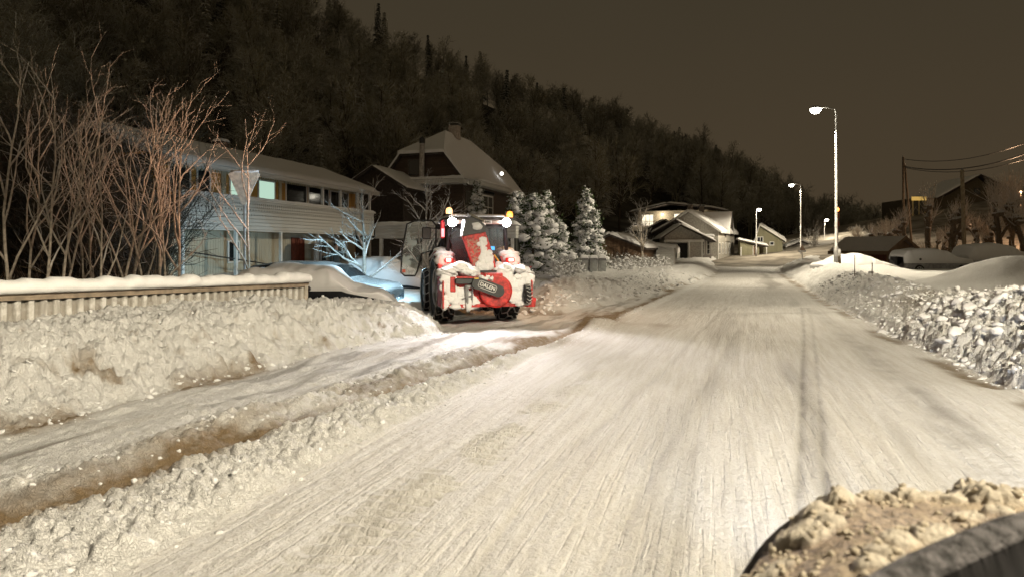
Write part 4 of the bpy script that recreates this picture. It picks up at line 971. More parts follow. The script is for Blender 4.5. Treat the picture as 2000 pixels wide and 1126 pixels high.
# ---- pale house complex at the bend
GX = at(1298, 0, 74).x
gg, gro = gable_house('garage', 'pale garage with a dark open doorway beside the big pale house', (GX, 74, 0), -.12, 4.0, 6.5, 3.0, 4.15, PALEW, ROOFT, rx=.42, oh=.5, snow=.22, cat='garage', seed=8, ohr=1.3)
m = MB(); m.box((1.35, -.02, 1.05), (2.1, .06, 2.5)); m.build('doorway', simple('garage_shade', (.012, .012, .012), .9), gg)  # black panel stands in for the shade inside the opening
m = MB(); m.box((2.0, -.25, 2.5), (4.2, .6, .12)); cn = m.build('canopy', WHITE, gg); snow_slab([(-.1, -.58, 2.57), (4.1, -.58, 2.57), (4.1, 0, 2.57), (-.1, 0, 2.57)], .12, 'snow_cap', cn, 20, 8)
for x in (.05, 2.6, 3.95):
    m = MB(); m.box((x, -.1, 1.2), (.16, .16, 2.6)); m.build('pillar', WHITE, gg)
pr = empty('porch', 'narrow grey porch with two tall windows between garage and pale house', 'porch', (at(1364, 0, 76.5).x, 76.5, 0), -.2)
m = MB(); m.box((.75, 1.2, 1.3), (1.3, 2.4, 3.2)); m.build('wall', GREYB, pr)
m = MB(); m.box((.75, 1.0, 3.0), (1.9, 3.0, .16)); rp_ = m.build('roof', WHITE, pr); snow_slab([(-.25, -.55, 3.09), (1.75, -.55, 3.09), (1.75, 2.5, 3.09), (-.25, 2.5, 3.09)], .2, parent=rp_, n=14, m=14)
window(pr, 'F', .45, 1.9, .4, 1.7, WHITE, GLASS, 1, 2, 0, .06); window(pr, 'F', 1.08, 1.9, .4, 1.7, WHITE, GLASS, 1, 2, 0, .06)
hh_, hro = gable_house('pale_house', 'large pale rendered house with a snow covered gable and roof dormer', (18.0, 82.2, 0), -math.atan2(.45, .893), 6.6, 12, 3.9, 6.1, PALEW, ROOFT, rx=.5, oh=.45, snow=.25, fascia=WHITE, seed=9)
window(hh_, 'F', 4.0, 3.6, .9, .8, WHITE, GLASS, 1, 0, 0, .07); window(hh_, 'F', 5.6, 1.6, .55, 1.2, WHITE, GLASS, 1, 0, 0, .07)
for y in (1.2, 3.2, 5.4, 8.0): window(hh_, 'R', y, 1.75, .75, 1.35, WHITE, GLASS, 1, 1, 6.6, .07)
m = MB(); m.prism([(-1.5, 2.6), (1.5, 2.6), (1.5, 3.9), (0, 6.0), (-1.5, 3.9)], (3.3, 6.5, 0), (0, 1, 0), (0, 0, 1), (3.42, 0, 0)); dm = m.build('dormer', PALEW, hh_)
m = MB()
for sg in (-1, 1): m.prism([(0, 6.05), (sg*1.95, 3.3), (sg*1.95, 3.5), (0, 6.3)], (3.2, 6.5, 0), (0, 1, 0), (0, 0, 1), (3.9, 0, 0))
dr = m.build('dormer_roof', ROOFT, dm)
for sg in (-1, 1): snow_slab([(3.1, 6.5, 6.3), (7.2, 6.5, 6.3), (7.2, 6.5+sg*2.0, 3.48), (3.1, 6.5+sg*2.0, 3.48)], .2, parent=dr, n=16, m=16, seed=3)
window(hh_, 'R', 6.5, 4.1, .8, .8, WHITE, GLASS, 1, 0, 6.73, .07)
for (x, y) in ((2.9, 2.4), (3.5, 6.4)):
    m = MB(); m.box((x, y, 6.4), (.55, .55, 1.3), bev=.03); ch = m.build('chimney', simple('chimney_grey', (.16, .14, .12), .9), hro)
    m = MB(); m.box((x, y, 7.15), (.65, .65, .08)); m.box((x-.2, y, 7.25), (.05, .4, .2)); m.build('chimney_cap', BLACK, ch)
m = MB(); m.tube([(6.65, .05, 3.7), (6.65, .05, 0)], .05, 6); m.build('downpipe', WHITE, hh_)
# dark gables behind the garage
for (px, Y_, py, w2, lab) in ((1318, 80, 430, 4.6, 'dark gabled outbuilding just behind the garage roof'), (1296, 86, 431, 5.0, 'farther dark gabled outbuilding left behind the garage')):
    a = at(px, py, Y_); gable_house('outbuilding', lab, (a.x-w2*.5, Y_, 0), -.2, w2, 5, a.z-1.4, a.z-.1, simple('dark_gable', (.05, .045, .04), .9), ROOFT, snow=.2, cat='outbuilding', seed=int(px), base=-1)
# lit house on the slope above
U = at(1246, 0, 108); zb = CAMZ+(485-447)/F*108
uh = empty('hillside_house', 'brightly lit cream house high on the slope above the garage', 'house', (U.x, 108, zb-.0), -.55)
m = MB(); m.prism([(0, -3), (11, -3), (11, 2.7), (0, 2.7)], (0, 0, 0), (1, 0, 0), (0, 0, 1), (0, 7, 0)); m.build('wall', simple('cream_lit_wall', (.62, .55, .43), .8), uh)
m = MB(); m.prism([(-.9, 2.45), (5, 3.7), (12, 2.75), (12, 2.9), (5, 3.85), (-.9, 2.6)], (0, -1.3, 0), (1, 0, 0), (0, 0, 1), (0, 9.4, 0)); ur = m.build('roof', ROOFT, uh)
snow_slab([(-1, -1.4, 2.62), (5, -1.4, 3.87), (5, 8.1, 3.87), (-1, 8.1, 2.62)], .25, parent=ur, n=14, m=16); snow_slab([(5, -1.4, 3.87), (12.1, -1.4, 2.92), (12.1, 8.1, 2.92), (5, 8.1, 3.87)], .25, parent=ur, n=14, m=16)
window(uh, 'F', 1.6, 1.3, 2.0, 1.9, WHITE, LITWARM, 3, 1, 0, .1); window(uh, 'F', 6.6, 1.5, 1.6, 1.5, WHITE, LITWARM, 2, 0, 0, .1); window(uh, 'F', 9.6, 1.5, 1.4, 1.5, WHITE, LITWARM, 2, 0, 0, .1)
m = MB(); m.box((5.5, -1.1, .1), (11.6, 2.0, .15)); m.box((5.5, -2.05, 1.0), (11.6, .06, .07))
for i in range(40): m.box((-.2+i*.29, -2.05, .55), (.05, .04, .85))
m.build('terrace', WHITE, uh)
pl = link_light('porch_lamp_light', lamp_data('porch_lamp_light', 'POINT', 85, (1, .85, .62), .15), (4.0, -1.0, 2.0), parent=uh)
pl = link_light('porch_lamp_light', lamp_data('porch_lamp_light2', 'POINT', 60, (1, .85, .62), .15), (8.5, -1.0, 2.1), parent=uh)
for x in (4.0, 8.5):
    m = MB(); m.box((x, -.08, 2.15), (.22, .12, .22)); m.build('wall_lamp', emis('wall_lamp_glass', (1, .9, .7), 6), uh)
tr = empty('terrace_box', 'small lit terrace wall left below the lit house', 'terrace', tuple(at(1240, 443, 100)), -.3)
m = MB(); m.box((1.0, .3, -.25), (2.6, .5, .7)); m.build('parapet', CREAM, tr); m = MB(); m.box((1.0, .0, .12), (2.7, .6, .06)); m.build('rail', emis('rail_glow', (1, .8, .6), .8), tr)  # rail is given its own glow

# ---- green-grey plank house and its lean-to
gh, ghr = gable_house('plank_house', 'narrow grey green plank house with a snowy saltbox roof', (at(1476, 0, 88).x, 88, 0), -.35, 3.2, 6.5, 2.9, 4.7, GREENW, ROOFT, rx=.16, oh=.4, snow=.28, fascia=WHITE, seed=14)
m = MB(); m.box((3.22, 3.25, 1.2), (.03, 6.4, 3.3)); m.build('side_wall', GREEN_SHADE, gh)
window(gh, 'F', .55, 2.6, .75, 1.3, WHITE, GLASS, 2, 1, 0, .08); window(gh, 'F', 1.95, 2.35, .55, .5, WHITE, GLASS, 1, 0, 0, .09)
window(gh, 'R', 1.5, 1.5, .6, 1.3, WHITE, GLASS, 1, 1, 3.24, .07); window(gh, 'R', 4.0, 1.5, .7, 1.3, WHITE, GLASS, 1, 1, 3.24, .07)
lt = empty('lean_to', 'low plank lean to with a bright snow roof left of the plank house', 'shed', (at(1446, 0, 84).x, 84, 0), -.25)
m = MB(); m.prism([(0, -.5), (2.2, -.5), (2.2, 2.0), (0, 2.6)], (0, 0, 0), (1, 0, 0), (0, 0, 1), (0, 4, 0)); m.build('wall', GREENW, lt)
m = MB(); m.prism([(-.3, 2.72), (3.2, 1.88), (3.2, 2.0), (-.3, 2.84)], (0, -.5, 0), (1, 0, 0), (0, 0, 1), (0, 4.6, 0)); lr_ = m.build('roof', ROOFT, lt)
snow_slab([(-.35, -.55, 2.86), (3.25, -.55, 2.02), (3.25, 4.1, 2.02), (-.35, 4.1, 2.86)], .24, parent=lr_, n=18, m=18)
window(lt, 'F', 1.7, 1.2, .5, 1.9, WHITE, simple('door_brown', (.15, .09, .05), .6), 1, 0, 0, .07, 'door')
for x in (.05, 3.0):
    m = MB(); m.box((x, -.4, .8), (.1, .1, 2.2)); m.build('post', WHITE, lt)
lg, _ = gable_house('low_outhouse', 'low grey outhouse right of the plank house', (at(1541, 0, 92).x, 92, 0), -.2, 3.2, 4, 1.9, 2.6, GREYB, ROOFT, snow=.25, cat='outhouse', seed=17)
fh, _ = gable_house('far_house', 'low dark house with a snow roof behind the tall lamp post', (at(1597, 0, 100).x, 100, 0), -.3, 5.6, 8, 1.4, 3.0, simple('dark_wall2', (.06, .05, .04), .9), ROOFT, rx=.3, snow=.3, seed=19)

# ---- red barn on the car park
B = at(1737, 0, 50)
bn, bnr = gable_house('barn', 'long low red brown barn with a snow dusted roof beside the parked car', (B.x-.2, 50, 0), .25, 3.3, 4.4, 1.55, 2.5, WEATH, simple('dusted_roof', (.24, .19, .15), .85, dust=.5, bmp=.01), oh=.35, cat='barn', fascia=WEATH, seed=23, roof_snow=False)
# turn it so the long side faces the road: left wall skinned in red planks
bn.rotation_euler = (0, 0, .45); m = MB(); m.box((-.02, 2.2, .3), (.03, 4.4, 2.5)); m.build('side_wall', REDB1, bn)
# ---- dark house on the right slope
D = at(1775, 0, 100)
dh = empty('slope_house', 'dark house with a lit yellow window high on the right slope', 'house', (D.x, 100, 5.0), -.1)
m = MB(); m.prism([(0, -4), (13, -4), (13, 3.8), (9.5, 7.0), (4.8, 4.2), (0, 4.0)], (0, 0, 0), (1, 0, 0), (0, 0, 1), (0, 9, 0)); m.build('wall', simple('slope_house_wall', (.09, .075, .05), .9), dh)
m = MB(); m.prism([(3.8, 3.9), (9.6, 7.25), (17, 3.6), (17, 3.8), (9.6, 7.45), (3.8, 4.1)], (0, -.6, 0), (1, 0, 0), (0, 0, 1), (0, 10.2, 0)); dr_ = m.build('roof', ROOFT, dh)
snow_slab([(3.7, -.7, 4.1), (9.6, -.7, 7.46), (9.6, 9.6, 7.46), (3.7, 9.6, 4.1)], .16, parent=dr_, n=14, m=14); snow_slab([(9.6, -.7, 7.46), (17.1, -.7, 3.8), (17.1, 9.6, 3.8), (9.6, 9.6, 7.46)], .16, parent=dr_, n=14, m=14)
window(dh, 'F', 1.4, 2.6, 1.9, 2.9, simple('yellow_frame', (.6, .5, .25), .6), simple('dim_pane', (.05, .05, .04), .2), 2, 0, 0, .2)
m = MB(); m.box((1.4, -.12, 4.0), (2.1, .1, .55)); m.build('lit_transom', LITYEL, dh)
window(dh, 'F', 9.4, 5.0, .9, .9, BLACK, GLASS, 1, 0, 0, .1)
yl = empty('yard_lamp', 'orange yard lamp glowing among the trees near the right edge', 'lamp', tuple(at(1993, 0, 60).xy)+(2.0,)); m = MB(); m.tube([(0, 0, -2.5), (0, 0, 4.6)], .05, 6); m.build('pole', BARK_DARK, yl); m = MB(); m.blob((0, 0, 4.7), (.14, .14, .16), rough=0); m.build('lens', emis('yard_lens', (1, .5, .25), 3), yl, True)
link_light('yard_light', lamp_data('yard_light', 'POINT', 2600, (1, .6, .34), .15), (0, -.4, 4.6), parent=yl)
# ================================================================= FENCE
def corr_fence():
    y0, y1 = 4.6, 14.25; P0 = Vector((float(Fx(y0)), y0, 0)); P1 = Vector((float(Fx(y1)), y1, 0)); d = (P1-P0); Ln = d.length; d.normalize()
    root = empty('fence', 'pale corrugated sheet fence under a thick flat cap of snow', 'fence', tuple(P0), math.atan2(d.y, d.x)); root.rotation_euler[1] = .019
    m = MB(); n = int(Ln/.0115); per = .172; pts = []
    for i in range(n+1):
        x = Ln*i/n; ph = (x % per)/per
        pts.append((x, -.032*(math.tanh(2.6*math.sin(2*math.pi*ph)))))
    vs = []; fs = []
    for (x, y) in pts: vs += [(x, y, 0), (x, y, 1.19), (x, y+.012, 1.19), (x, y+.012, 0)]
    for i in range(n):
        a = i*4; b = a+4; fs += [(a, b, b+1, a+1), (a+1, b+1, b+2, a+2), (a+2, b+2, b+3, a+3)]
    m.add(vs, fs)
    mt, nn = mat('fence_sheet'); s = nn.new('ShaderNodeSeparateXYZ', i_0=nn.tc)
    st = nn.noise(nn.new('ShaderNodeMapping', i_0=nn.tc, i_3=(6, 1, 1.2)).outputs[0], 3, 5, .6); c = nn.mix(nn.ramp(st, .35, .65), (.36, .34, .31), (.58, .56, .52))
    fz = nn.noise(nn.tc, 7, 5, .6)
    y_ = nn.ramp(s.outputs[1], -.03, .02)                         # grooves painted darker to stand for their shade
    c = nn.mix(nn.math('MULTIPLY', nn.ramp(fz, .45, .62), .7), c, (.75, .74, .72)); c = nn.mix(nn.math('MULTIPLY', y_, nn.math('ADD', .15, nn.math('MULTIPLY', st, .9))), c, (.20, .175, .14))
    nn.set(nn.b, 'Base Color', c); nn.set(nn.b, 'Roughness', .6); bump(nn, nn.noise(nn.tc, 30, 5, .7), .015)
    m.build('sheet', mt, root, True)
    m = MB(); m.box((Ln/2, 0, 1.215), (Ln+.1, .15, .05)); m.box((Ln/2, -.06, 1.175), (Ln, .02, .04)); m.build('top_rail', simple('fence_rail', (.25, .2, .15), .8, bmp=.004), root)
    for x in (2.3, Ln-.02):
        m = MB(); m.box((x, -.055, .6), (.09, .04, 1.2)); m.build('post', simple('fence_post', (.42, .38, .32), .7), root)
    # snow cap, irregular
    nseg = 260; m = MB(); vs = []; fs = []
    prof = [(-.17, .03), (-.185, .09), (-.17, .16), (-.12, .215), (-.04, .24), (.05, .24), (.13, .2), (.18, .13), (.18, .05), (.15, .0), (-.13, .0)]
    for i in range(nseg+1):
        x = -.1+(Ln+.12)*i/nseg; a = 1+.2*float(fbm(np.array([x*1.3]), np.array([.5]), 3, 4)[0]); b = .035*float(fbm(np.array([x*4.0]), np.array([2.5]), 3, 6)[0])
        for (yy, zz) in prof: vs.append((x, yy*(1+b*3), 1.242+zz*.82*a*(1.0-.02*i/nseg)+(b if zz > .1 else (b*.6 if zz > .02 else 0))))
    k = len(prof)
    for i in range(nseg):
        for j in range(k): fs.append((i*k+j, i*k+(j+1) % k, (i+1)*k+(j+1) % k, (i+1)*k+j))
    fs.append(tuple(range(k))); fs.append(tuple(nseg*k+j for j in range(k))[::-1]); m.add(vs, fs); m.build('snow_cap', SNOW_SMOOTH, root, True)
corr_fence()

# ================================================================= CARS
CARLENS = glassm('lens', (.35, .35, .36), .1)
def section(ztop, hw, cab, zb=.28, belt=.92):
    b = min(belt, ztop)
    r = hw*(.80 if cab else .93)
    return [(-hw*.93, zb), (-hw, zb+.14), (-hw, b*.8), (-hw*.985, b), (-(hw*.985*.55+r*.45), b+(ztop-b)*.45), (-r, b+(ztop-b)*.90), (-r*.86, ztop-.01 if cab else ztop), (0, ztop+.03), (r*.86, ztop-.01 if cab else ztop), (r, b+(ztop-b)*.90), ((hw*.985*.55+r*.45), b+(ztop-b)*.45), (hw*.985, b), (hw, b*.8), (hw, zb+.14), (hw*.93, zb)]
def make_car(name, label, cat, loc, rz, L, w_, prof, cabr, paint, snow_t, seed, group=None, cover=(3, 12), wheels=True, side_dust=True, snow_name='snow_cover', lump=.05):
    root = empty(name, label, cat, loc, rz, group)
    N = 56; xs = np.linspace(-L/2, L/2, N); P = []; k = 15
    px_ = [p[0] for p in prof]; pz_ = [p[1] for p in prof]
    for x in xs:
        zt = float(np.interp(x, px_, pz_)); e = min(1, (L/2-abs(x))/.55); hw = w_/2*(.80+.20*math.sqrt(max(0, 1-(1-e)**2)))
        cab = cabr[0] < x < cabr[1]; P.append([(x, a, b) for a, b in section(zt, hw, cab)])
    P = np.array(P); body = MB(); gl = MB()
    vs = [tuple(q) for q in P.reshape(-1, 3)]; bf = []; gf = []
    for i in range(N-1):
        for j in range(k-1):
            xm = (xs[i]+xs[i+1])/2; f = (i*k+j, i*k+j+1, (i+1)*k+j+1, (i+1)*k+j)
            side = (j in (3, 4) or j in (9, 10)) and cabr[0]+.25 < xm < cabr[1]-.25 and abs(xm-(cabr[0]+cabr[1])/2) > .05
            wind = (j in (4, 5, 6, 7, 8, 9)) and (cabr[2] < xm < cabr[2]+.0 or cabr[1]-.02 < xm < cabr[3])
            (gf if side or wind else bf).append(f)
    bf.append(tuple(range(k))); bf.append(tuple((N-1)*k+j for j in range(k))[::-1]); bf += [((i)*k, (i+1)*k, (i+1)*k+k-1, i*k+k-1) for i in range(N-1)]
    body.add(vs, bf); body.build('body', paint, root, True)
    if gf: gl.add(vs, gf); gl.build('window', GLASS, root, True)
    # snow blanket over the upper surfaces
    bare = snow_t == 0
    j0, j1 = cover; S = P[:, j0:j1+1].copy(); n, mm = S.shape[:2]; fine = 3
    ii = np.linspace(0, n-1, n*2); jj = np.linspace(0, mm-1, mm*fine)
    def interp(A, ii, jj):
        i0 = np.minimum(ii.astype(int), A.shape[0]-2); a = (ii-i0)[:, None, None]; B_ = A[i0]*(1-a)+A[i0+1]*a
        j0_ = np.minimum(jj.astype(int), A.shape[1]-2); b = (jj-j0_)[None, :, None]; return B_[:, j0_]*(1-b)+B_[:, j0_+1]*b
    S = interp(S, ii, jj); n, mm = S.shape[:2]
    yy = S[..., 1]; zz = S[..., 2]; xx = S[..., 0]
    nz = fbm(xx*1.2+seed, yy*1.4+zz, 4, seed); ex = np.clip((L/2-np.abs(xx))/.25, 0, 1); jn = np.minimum(np.arange(mm), mm-1-np.arange(mm))/((mm-1)/2)
    ej = np.sqrt(np.clip(1-(1-np.clip(jn*3, 0, 1))**2, 0, 1))[None, :]
    t = snow_t*(.25+.75*ej)*(1+lump*6*nz)*(.5+.5*ex)
    cy = np.abs(yy)/(w_/2); T_ = S.copy(); T_[..., 2] += t*(1-.35*cy**3)+.01; T_[..., 1] += np.sign(yy)*t*.5*cy**2; T_[..., 0] += np.sign(xx)*t*.5*(1-ex)
    for _ in range(4):
        T_[1:-1, 1:-1] = (T_[1:-1, 1:-1]*2+T_[:-2, 1:-1]+T_[2:, 1:-1]+T_[1:-1, :-2]+T_[1:-1, 2:])/6
    mb = MB(); idx = np.arange(n*mm).reshape(n, mm); vs = [tuple(p) for p in T_.reshape(-1, 3)]+[tuple(p) for p in S.reshape(-1, 3)]; fs = []
    for i in range(n-1):
        for j in range(mm-1): fs.append((int(idx[i, j]), int(idx[i, j+1]), int(idx[i+1, j+1]), int(idx[i+1, j])))
    rim = [int(idx[i, 0]) for i in range(n)]+[int(idx[n-1, j]) for j in range(1, mm)]+[int(idx[i, mm-1]) for i in range(n-2, -1, -1)]+[int(idx[0, j]) for j in range(mm-2, 0, -1)]
    for a, b in zip(rim, rim[1:]+rim[:1]): fs.append((a, b, b+n*mm, a+n*mm))
    mb.add(vs, fs)
    if not bare: mb.build(snow_name, SNOW_SMOOTH, root, True)
    if wheels:
        for sx in (-1, 1):
            for sy in (-1, 1):
                cx = sx*(L/2-.85); m = MB(); m.lathe([(.2, -.11), (.30, -.11), (.335, -.07), (.335, .07), (.30, .11), (.2, .11)], (cx, sy*(w_/2-.09), .33), 'Y', 28); wh = m.build('wheel', RUBBER, root, True)
                m = MB(); yy_ = sy*(w_/2+.012)
                for a in range(7): an = a*math.pi*2/7; m.box((cx+.10*math.cos(an), yy_+sy*.005, .33+.10*math.sin(an)), (.2, .02, .035), ry=-an)
                m.lathe([(.205, -.006), (.215, 0), (.205, .012), (.185, .012), (.18, 0)], (cx, yy_, .33), 'Y', 28); m.build('rim', SNOWRIM, wh, True)
    for sy in (-1, 1):
        m = MB(); m.box((L/2-.16, sy*(w_/2-.30), .68), (.16, .34, .14), rz=-sy*.35, bev=.04); m.build('headlight', CARLENS, root)
    m = MB(); m.box((-L/2+.06, 0, .5), (.10, w_*.8, .16), bev=.04); m.build('bumper', BLACK, root)
    for sy in (-1, 1):
        m = MB(); m.box((cabr[1]-.45, sy*(w_/2+.08), .98), (.10, .18, .13), bev=.04); m.build('mirror', BLACK, root)
    return root
SNOWRIM = simple('frosty_rim', (.6, .6, .6), .5, .2); DARKPAINT = simple('dark_car_paint', (.02, .022, .026), .15, .3); GREYPAINT = simple('grey_car_paint', (.10, .10, .11), .35, .3); FROSTP = simple('frosted_paint', (.3, .3, .31), .6, .1, dust=.7)
EST = [(-2.25, .75), (-2.2, 1.05), (-1.95, 1.38), (-1.2, 1.47), (0, 1.46), (.5, 1.38), (1.05, 1.0), (1.3, .96), (2.0, .84), (2.25, .62)]
SED = [(-2.3, .8), (-2.2, .95), (-1.6, 1.02), (-1.0, 1.36), (-.2, 1.45), (.4, 1.36), (1.1, .98), (1.9, .85), (2.3, .62)]
# car just behind the end of the fence (snow hangs in slabs over its flank)
make_car('parked_car', 'estate car buried in beige snow right behind the fence end', 'car', (-5.0, 17.4, -.20), .05, 3.9, 1.8, [(p[0]*.86, p[1]-.12) for p in EST], (-1.75, .5, 0, .95), DARKPAINT, .17, 31, cover=(3, 11), lump=.16)
make_car('parked_car', 'black car with its snow dusted nose pointing at the tractor', 'car', (-5.55, 20.3, -.12), -.18, 4.4, 1.8, EST, (-1.95, .5, 0, 1.0), simple('frost_dusted_black', (.02, .022, .026), .2, .2, dust=.25), 0, 33)
make_car('parked_car', 'car hidden under smooth blue lit snow in front of the carport', 'car', (-5.0, 26.0, -.32), -.25, 4.3, 1.8, SED, (-1.4, .4, 0, 1.0), DARKPAINT, .30, 35, cover=(2, 12))
make_car('parked_car', 'silver estate car under snow beside the red brown barn', 'car', (25.45, 41.5, .12), math.pi+.06, 4.3, 1.78, [(-p[0], p[1]) for p in EST][::-1], (-.5, 1.75, 0, 0), FROSTP, .14, 37, 'snowed in cars on the car park', cover=(3, 12))
make_car('parked_car', 'second snow covered car, nose to nose with the silver estate', 'car', (30.4, 43.0, .25), .08, 4.6, 1.85, [(p[0], p[1]+.12) for p in EST], (-1.95, .5, 0, 1.0), FROSTP, .2, 38, 'snowed in cars on the car park', cover=(2, 12))
make_car('parked_car', 'third snow covered car cut by the right edge', 'car', (31.5, 37.5, .3), .0, 4.6, 1.85, [(p[0], p[1]) for p in EST], (-1.95, .5, 0, 1.0), GREYPAINT, .24, 39, 'snowed in cars on the car park', cover=(2, 12))
make_car('parked_car', 'car buried in smooth snow just behind the tall lamp post', 'car', (18.9, 37.5, -.3), .15, 4.4, 1.8, SED, (-1.4, .4, 0, 1.0), GREYPAINT, .32, 40, cover=(2, 12))
make_car('van', 'pale rounded van parked beside the garage doorway', 'van', (at(1312, 0, 71).x, 71.5, .3), 1.3, 4.0, 1.8, [(-2, 1.0), (-1.9, 1.5), (-1.5, 1.68), (1.0, 1.66), (1.5, 1.2), (1.8, .95), (2, .7)], (-1.7, 1.1, 0, 1.6), simple('pale_van_paint', (.45, .46, .42), .5), .12, 44)

# ================================================================= BINS, SIGNS, SMALL THINGS
BINP = simple('frosted_bin', (.42, .44, .43), .6, dust=.5); binx = [1121, 1141, 1159, 1176]
for i, px in enumerate(binx):
    a = at(px, 0, 36.2)
    o = empty('wheelie_bin', ['leftmost pale bin, half buried in the bank', 'second pale bin from the left in the row', 'third pale bin from the left in the row', 'rightmost pale bin beside the dark shrub'][i], 'bin', (a.x, 36.2, .18), -.05, 'row of bins behind the snow bank')
    o.scale = (.82, .82, 1.05)
    if i == 0:
        b0 = o; m = MB(); m.prism([(-.20, 0), (.20, 0), (.245, .92), (-.245, .92)], (0, -.25, 0), (1, 0, 0), (0, 0, 1), (0, .5, 0)); m.build('bin_body', BINP, o)
        m = MB(); m.box((0, 0, .955), (.53, .6, .06), bev=.02); m.box((0, -.3, .9), (.5, .04, .04)); ld = m.build('lid', GREYW, o)
        m = MB(); m.tube([(-.2, .32, .9), (.2, .32, .9)], .02, 6); m.build('handle', BLACK, ld)
        snow_slab([(-.27, -.31, .99), (.27, -.31, .99), (.27, .31, .99), (-.27, .31, .99)], .14, 'snow_cap', ld, 12, 12, edge=.1)
        for sx in (-1, 1):
            m = MB(); m.lathe([(.03, -.02), (.1, -.02), (.1, .02), (.03, .02)], (sx*.23, .22, .1), 'X', 14); m.build('wheel', RUBBER, o)
    else:
        for ch in list(b0.children): copy_tree(ch, o)

SIGNW = simple('frosted_sign', (.80, .72, .62), .7, var=.25, scale=9, bmp=.005); WOODP = simple('grey_post', (.3, .24, .18), .8)
yb = 19.2
def sgn(px, Y_, zb=0): a = at(px, 0, Y_); return (a.x, Y_, zb)
ys_ = empty('yield_sign', 'snow plastered triangular yield sign standing point down among bare branches', 'road sign', sgn(477, yb, 0))
zt = CAMZ+(485-337)/F*yb; zbm = CAMZ+(485-400)/F*yb; hw = 30.5/F*yb
m = MB(); c = .05
pts = [(-hw+c, zt), (hw-c, zt), (hw, zt-.06), (.05, zbm), (-.05, zbm), (-hw, zt-.06)]
m.prism(pts, (0, -.02, 0), (1, 0, 0), (0, 0, 1), (0, .03, 0)); pl_ = m.build('plate', SIGNW, ys_)
m = MB(); m.blob((0, -.0, zt+.03), (hw*.95, .05, .05), seed=3, rough=.2); m.build('snow_cap', SNOW, pl_, True)
m = MB(); m.tube([(0, .03, -.3), (0, .03, zt-.1)], .034, 8); m.build('post', STEEL, ys_)
# warning triangle on the far bend
ws = empty('warning_sign', 'small pointed warning sign over a white plate on the far bend', 'road sign', sgn(1567, 64, 0)); m = MB()
z1 = CAMZ+(485-478)/F*64; z0_ = CAMZ+(485-489)/F*64
m.prism([(-.3, z0_), (.3, z0_), (0, z1+.05)], (0, -.02, 0), (1, 0, 0), (0, 0, 1), (0, .04, 0)); m.build('triangle', simple('sign_frost', (.5, .38, .3), .6), ws)
m = MB(); m.box((.0, 0, z0_-.1), (.72, .03, .18)); m.build('plate', simple('sign_white', (.8, .83, .88), .4), ws)
m = MB(); m.tube([(0, .03, -.1), (0, .03, z1-.1)], .035, 8); m.build('post', GREYW, ws)
rs_ = empty('round_sign', 'small round sign on a post near the crest of the far ridge', 'road sign', sgn(1612, 88, .6)); m = MB(); m.lathe([(.01, -.02), (.22, -.02), (.22, .02), (.01, .02)], (0, 0, .95), 'Y', 20); m.build('disc', simple('sign_pale', (.6, .6, .57), .5), rs_); m = MB(); m.tube([(0, .04, -.6), (0, .04, .9)], .03, 6); m.build('post', GREYW, rs_)
# weathered marker posts and thin snow sticks by the tall lamp
m = MB(); m.tube([(0, 0, -.3), (-.02, .02, .6), (-.04, 0, 1.15)], [.08, .07, .06], 7); o = m.build('marker_post', BARK, None, True); o.location = sgn(1641, 33.5, .55); tag(o, 'short weathered wooden post right of the tall lamp post', 'post')
for px, Y_, h, lab in ((1669, 25.5, .75, 'thin snow marker stick left of its twin on the right bank'), (1703, 23.5, .5, 'short thin snow marker stick on the right bank')):
    m = MB(); m.tube([(0, 0, -.3), (.01, 0, h)], .014, 6); o = m.build('snow_stick', simple('stick', (.1, .05, .03), .7)); o.location = sgn(px, Y_, .75); tag(o, lab, 'marker stick')

# ================================================================= STREET LAMPS AND POLES
LENS = emis('lamp_lens', (1, .93, .75), 60)
def street_lamp(label, base, h, power, side=-1, arm=.9, head=.32, lit=True, r=.075, size=.16, dark=False, rot=0, tilt=0, cone=156):
    root = empty('street_lamp', label, 'street lamp', base, rot, 'street lamps along the road')
    m = MB(); m.tube([(0, 0, -.4), (0, 0, 1.2), (0, 0, 1.22), (0, 0, h*.97), (side*.06, 0, h)], [r*1.5, r*1.5, r, r*.6, r*.55], 12); p = m.build('pole', POLE, root, True)
    m = MB(); m.tube([(side*.04, 0, h-.02), (side*arm*.5, 0, h+.06), (side*arm, 0, h+.05)], [.03, .028, .025], 8); m.build('arm', POLE, root, True)
    hx_ = side*(arm+head*.3); m = MB(); m.lathe([(.02, .12), (head*.35, .11), (head*.62, .05), (head*.66, 0), (head*.6, -.02)], (hx_, 0, h+.03), n=20); hd = m.build('lamp_head', GREYW, root, True)
    m = MB(); m.lathe([(head*.58, 0), (head*.56, -head*.25), (head*.40, -head*.45), (head*.2, -head*.54), (.01, -head*.56)], (hx_, 0, h), n=20); m.build('lens', LENS if lit else GLASS, hd, True)
    if power: link_light('street_light', lamp_data('street_light', 'SPOT', power, WARM, size, cone, .2, 1.3), (hx_, 0, h-.04-head*.56), parent=root).rotation_euler = (0, -side*R(tilt), 0)
    return root
POLE = simple('lamp_pole', (.42, .41, .4), .5, .4, dust=0)
a = at(1633, 0, 34); street_lamp('tall street lamp towering over the right hand bank', (a.x, 34, .6), CAMZ+(485-213)/F*34-.6, 4400, head=.42, tilt=16, cone=134)
m = MB(); m.box((0, 0, 0), (.2, .2, .28)); 
street_lamp('second tallest street lamp, dark pole, at the end of the road', (at(1564, 0, 74).x, 74, .3), CAMZ+(485-361)/F*74-.3, 2300, size=.2, head=.4)
street_lamp('small street lamp before the plank house lean to', (at(1477, 0, 76).x, 76, .5), CAMZ+(485-409)/F*76-.5, 950, side=1, arm=.2, head=.36)
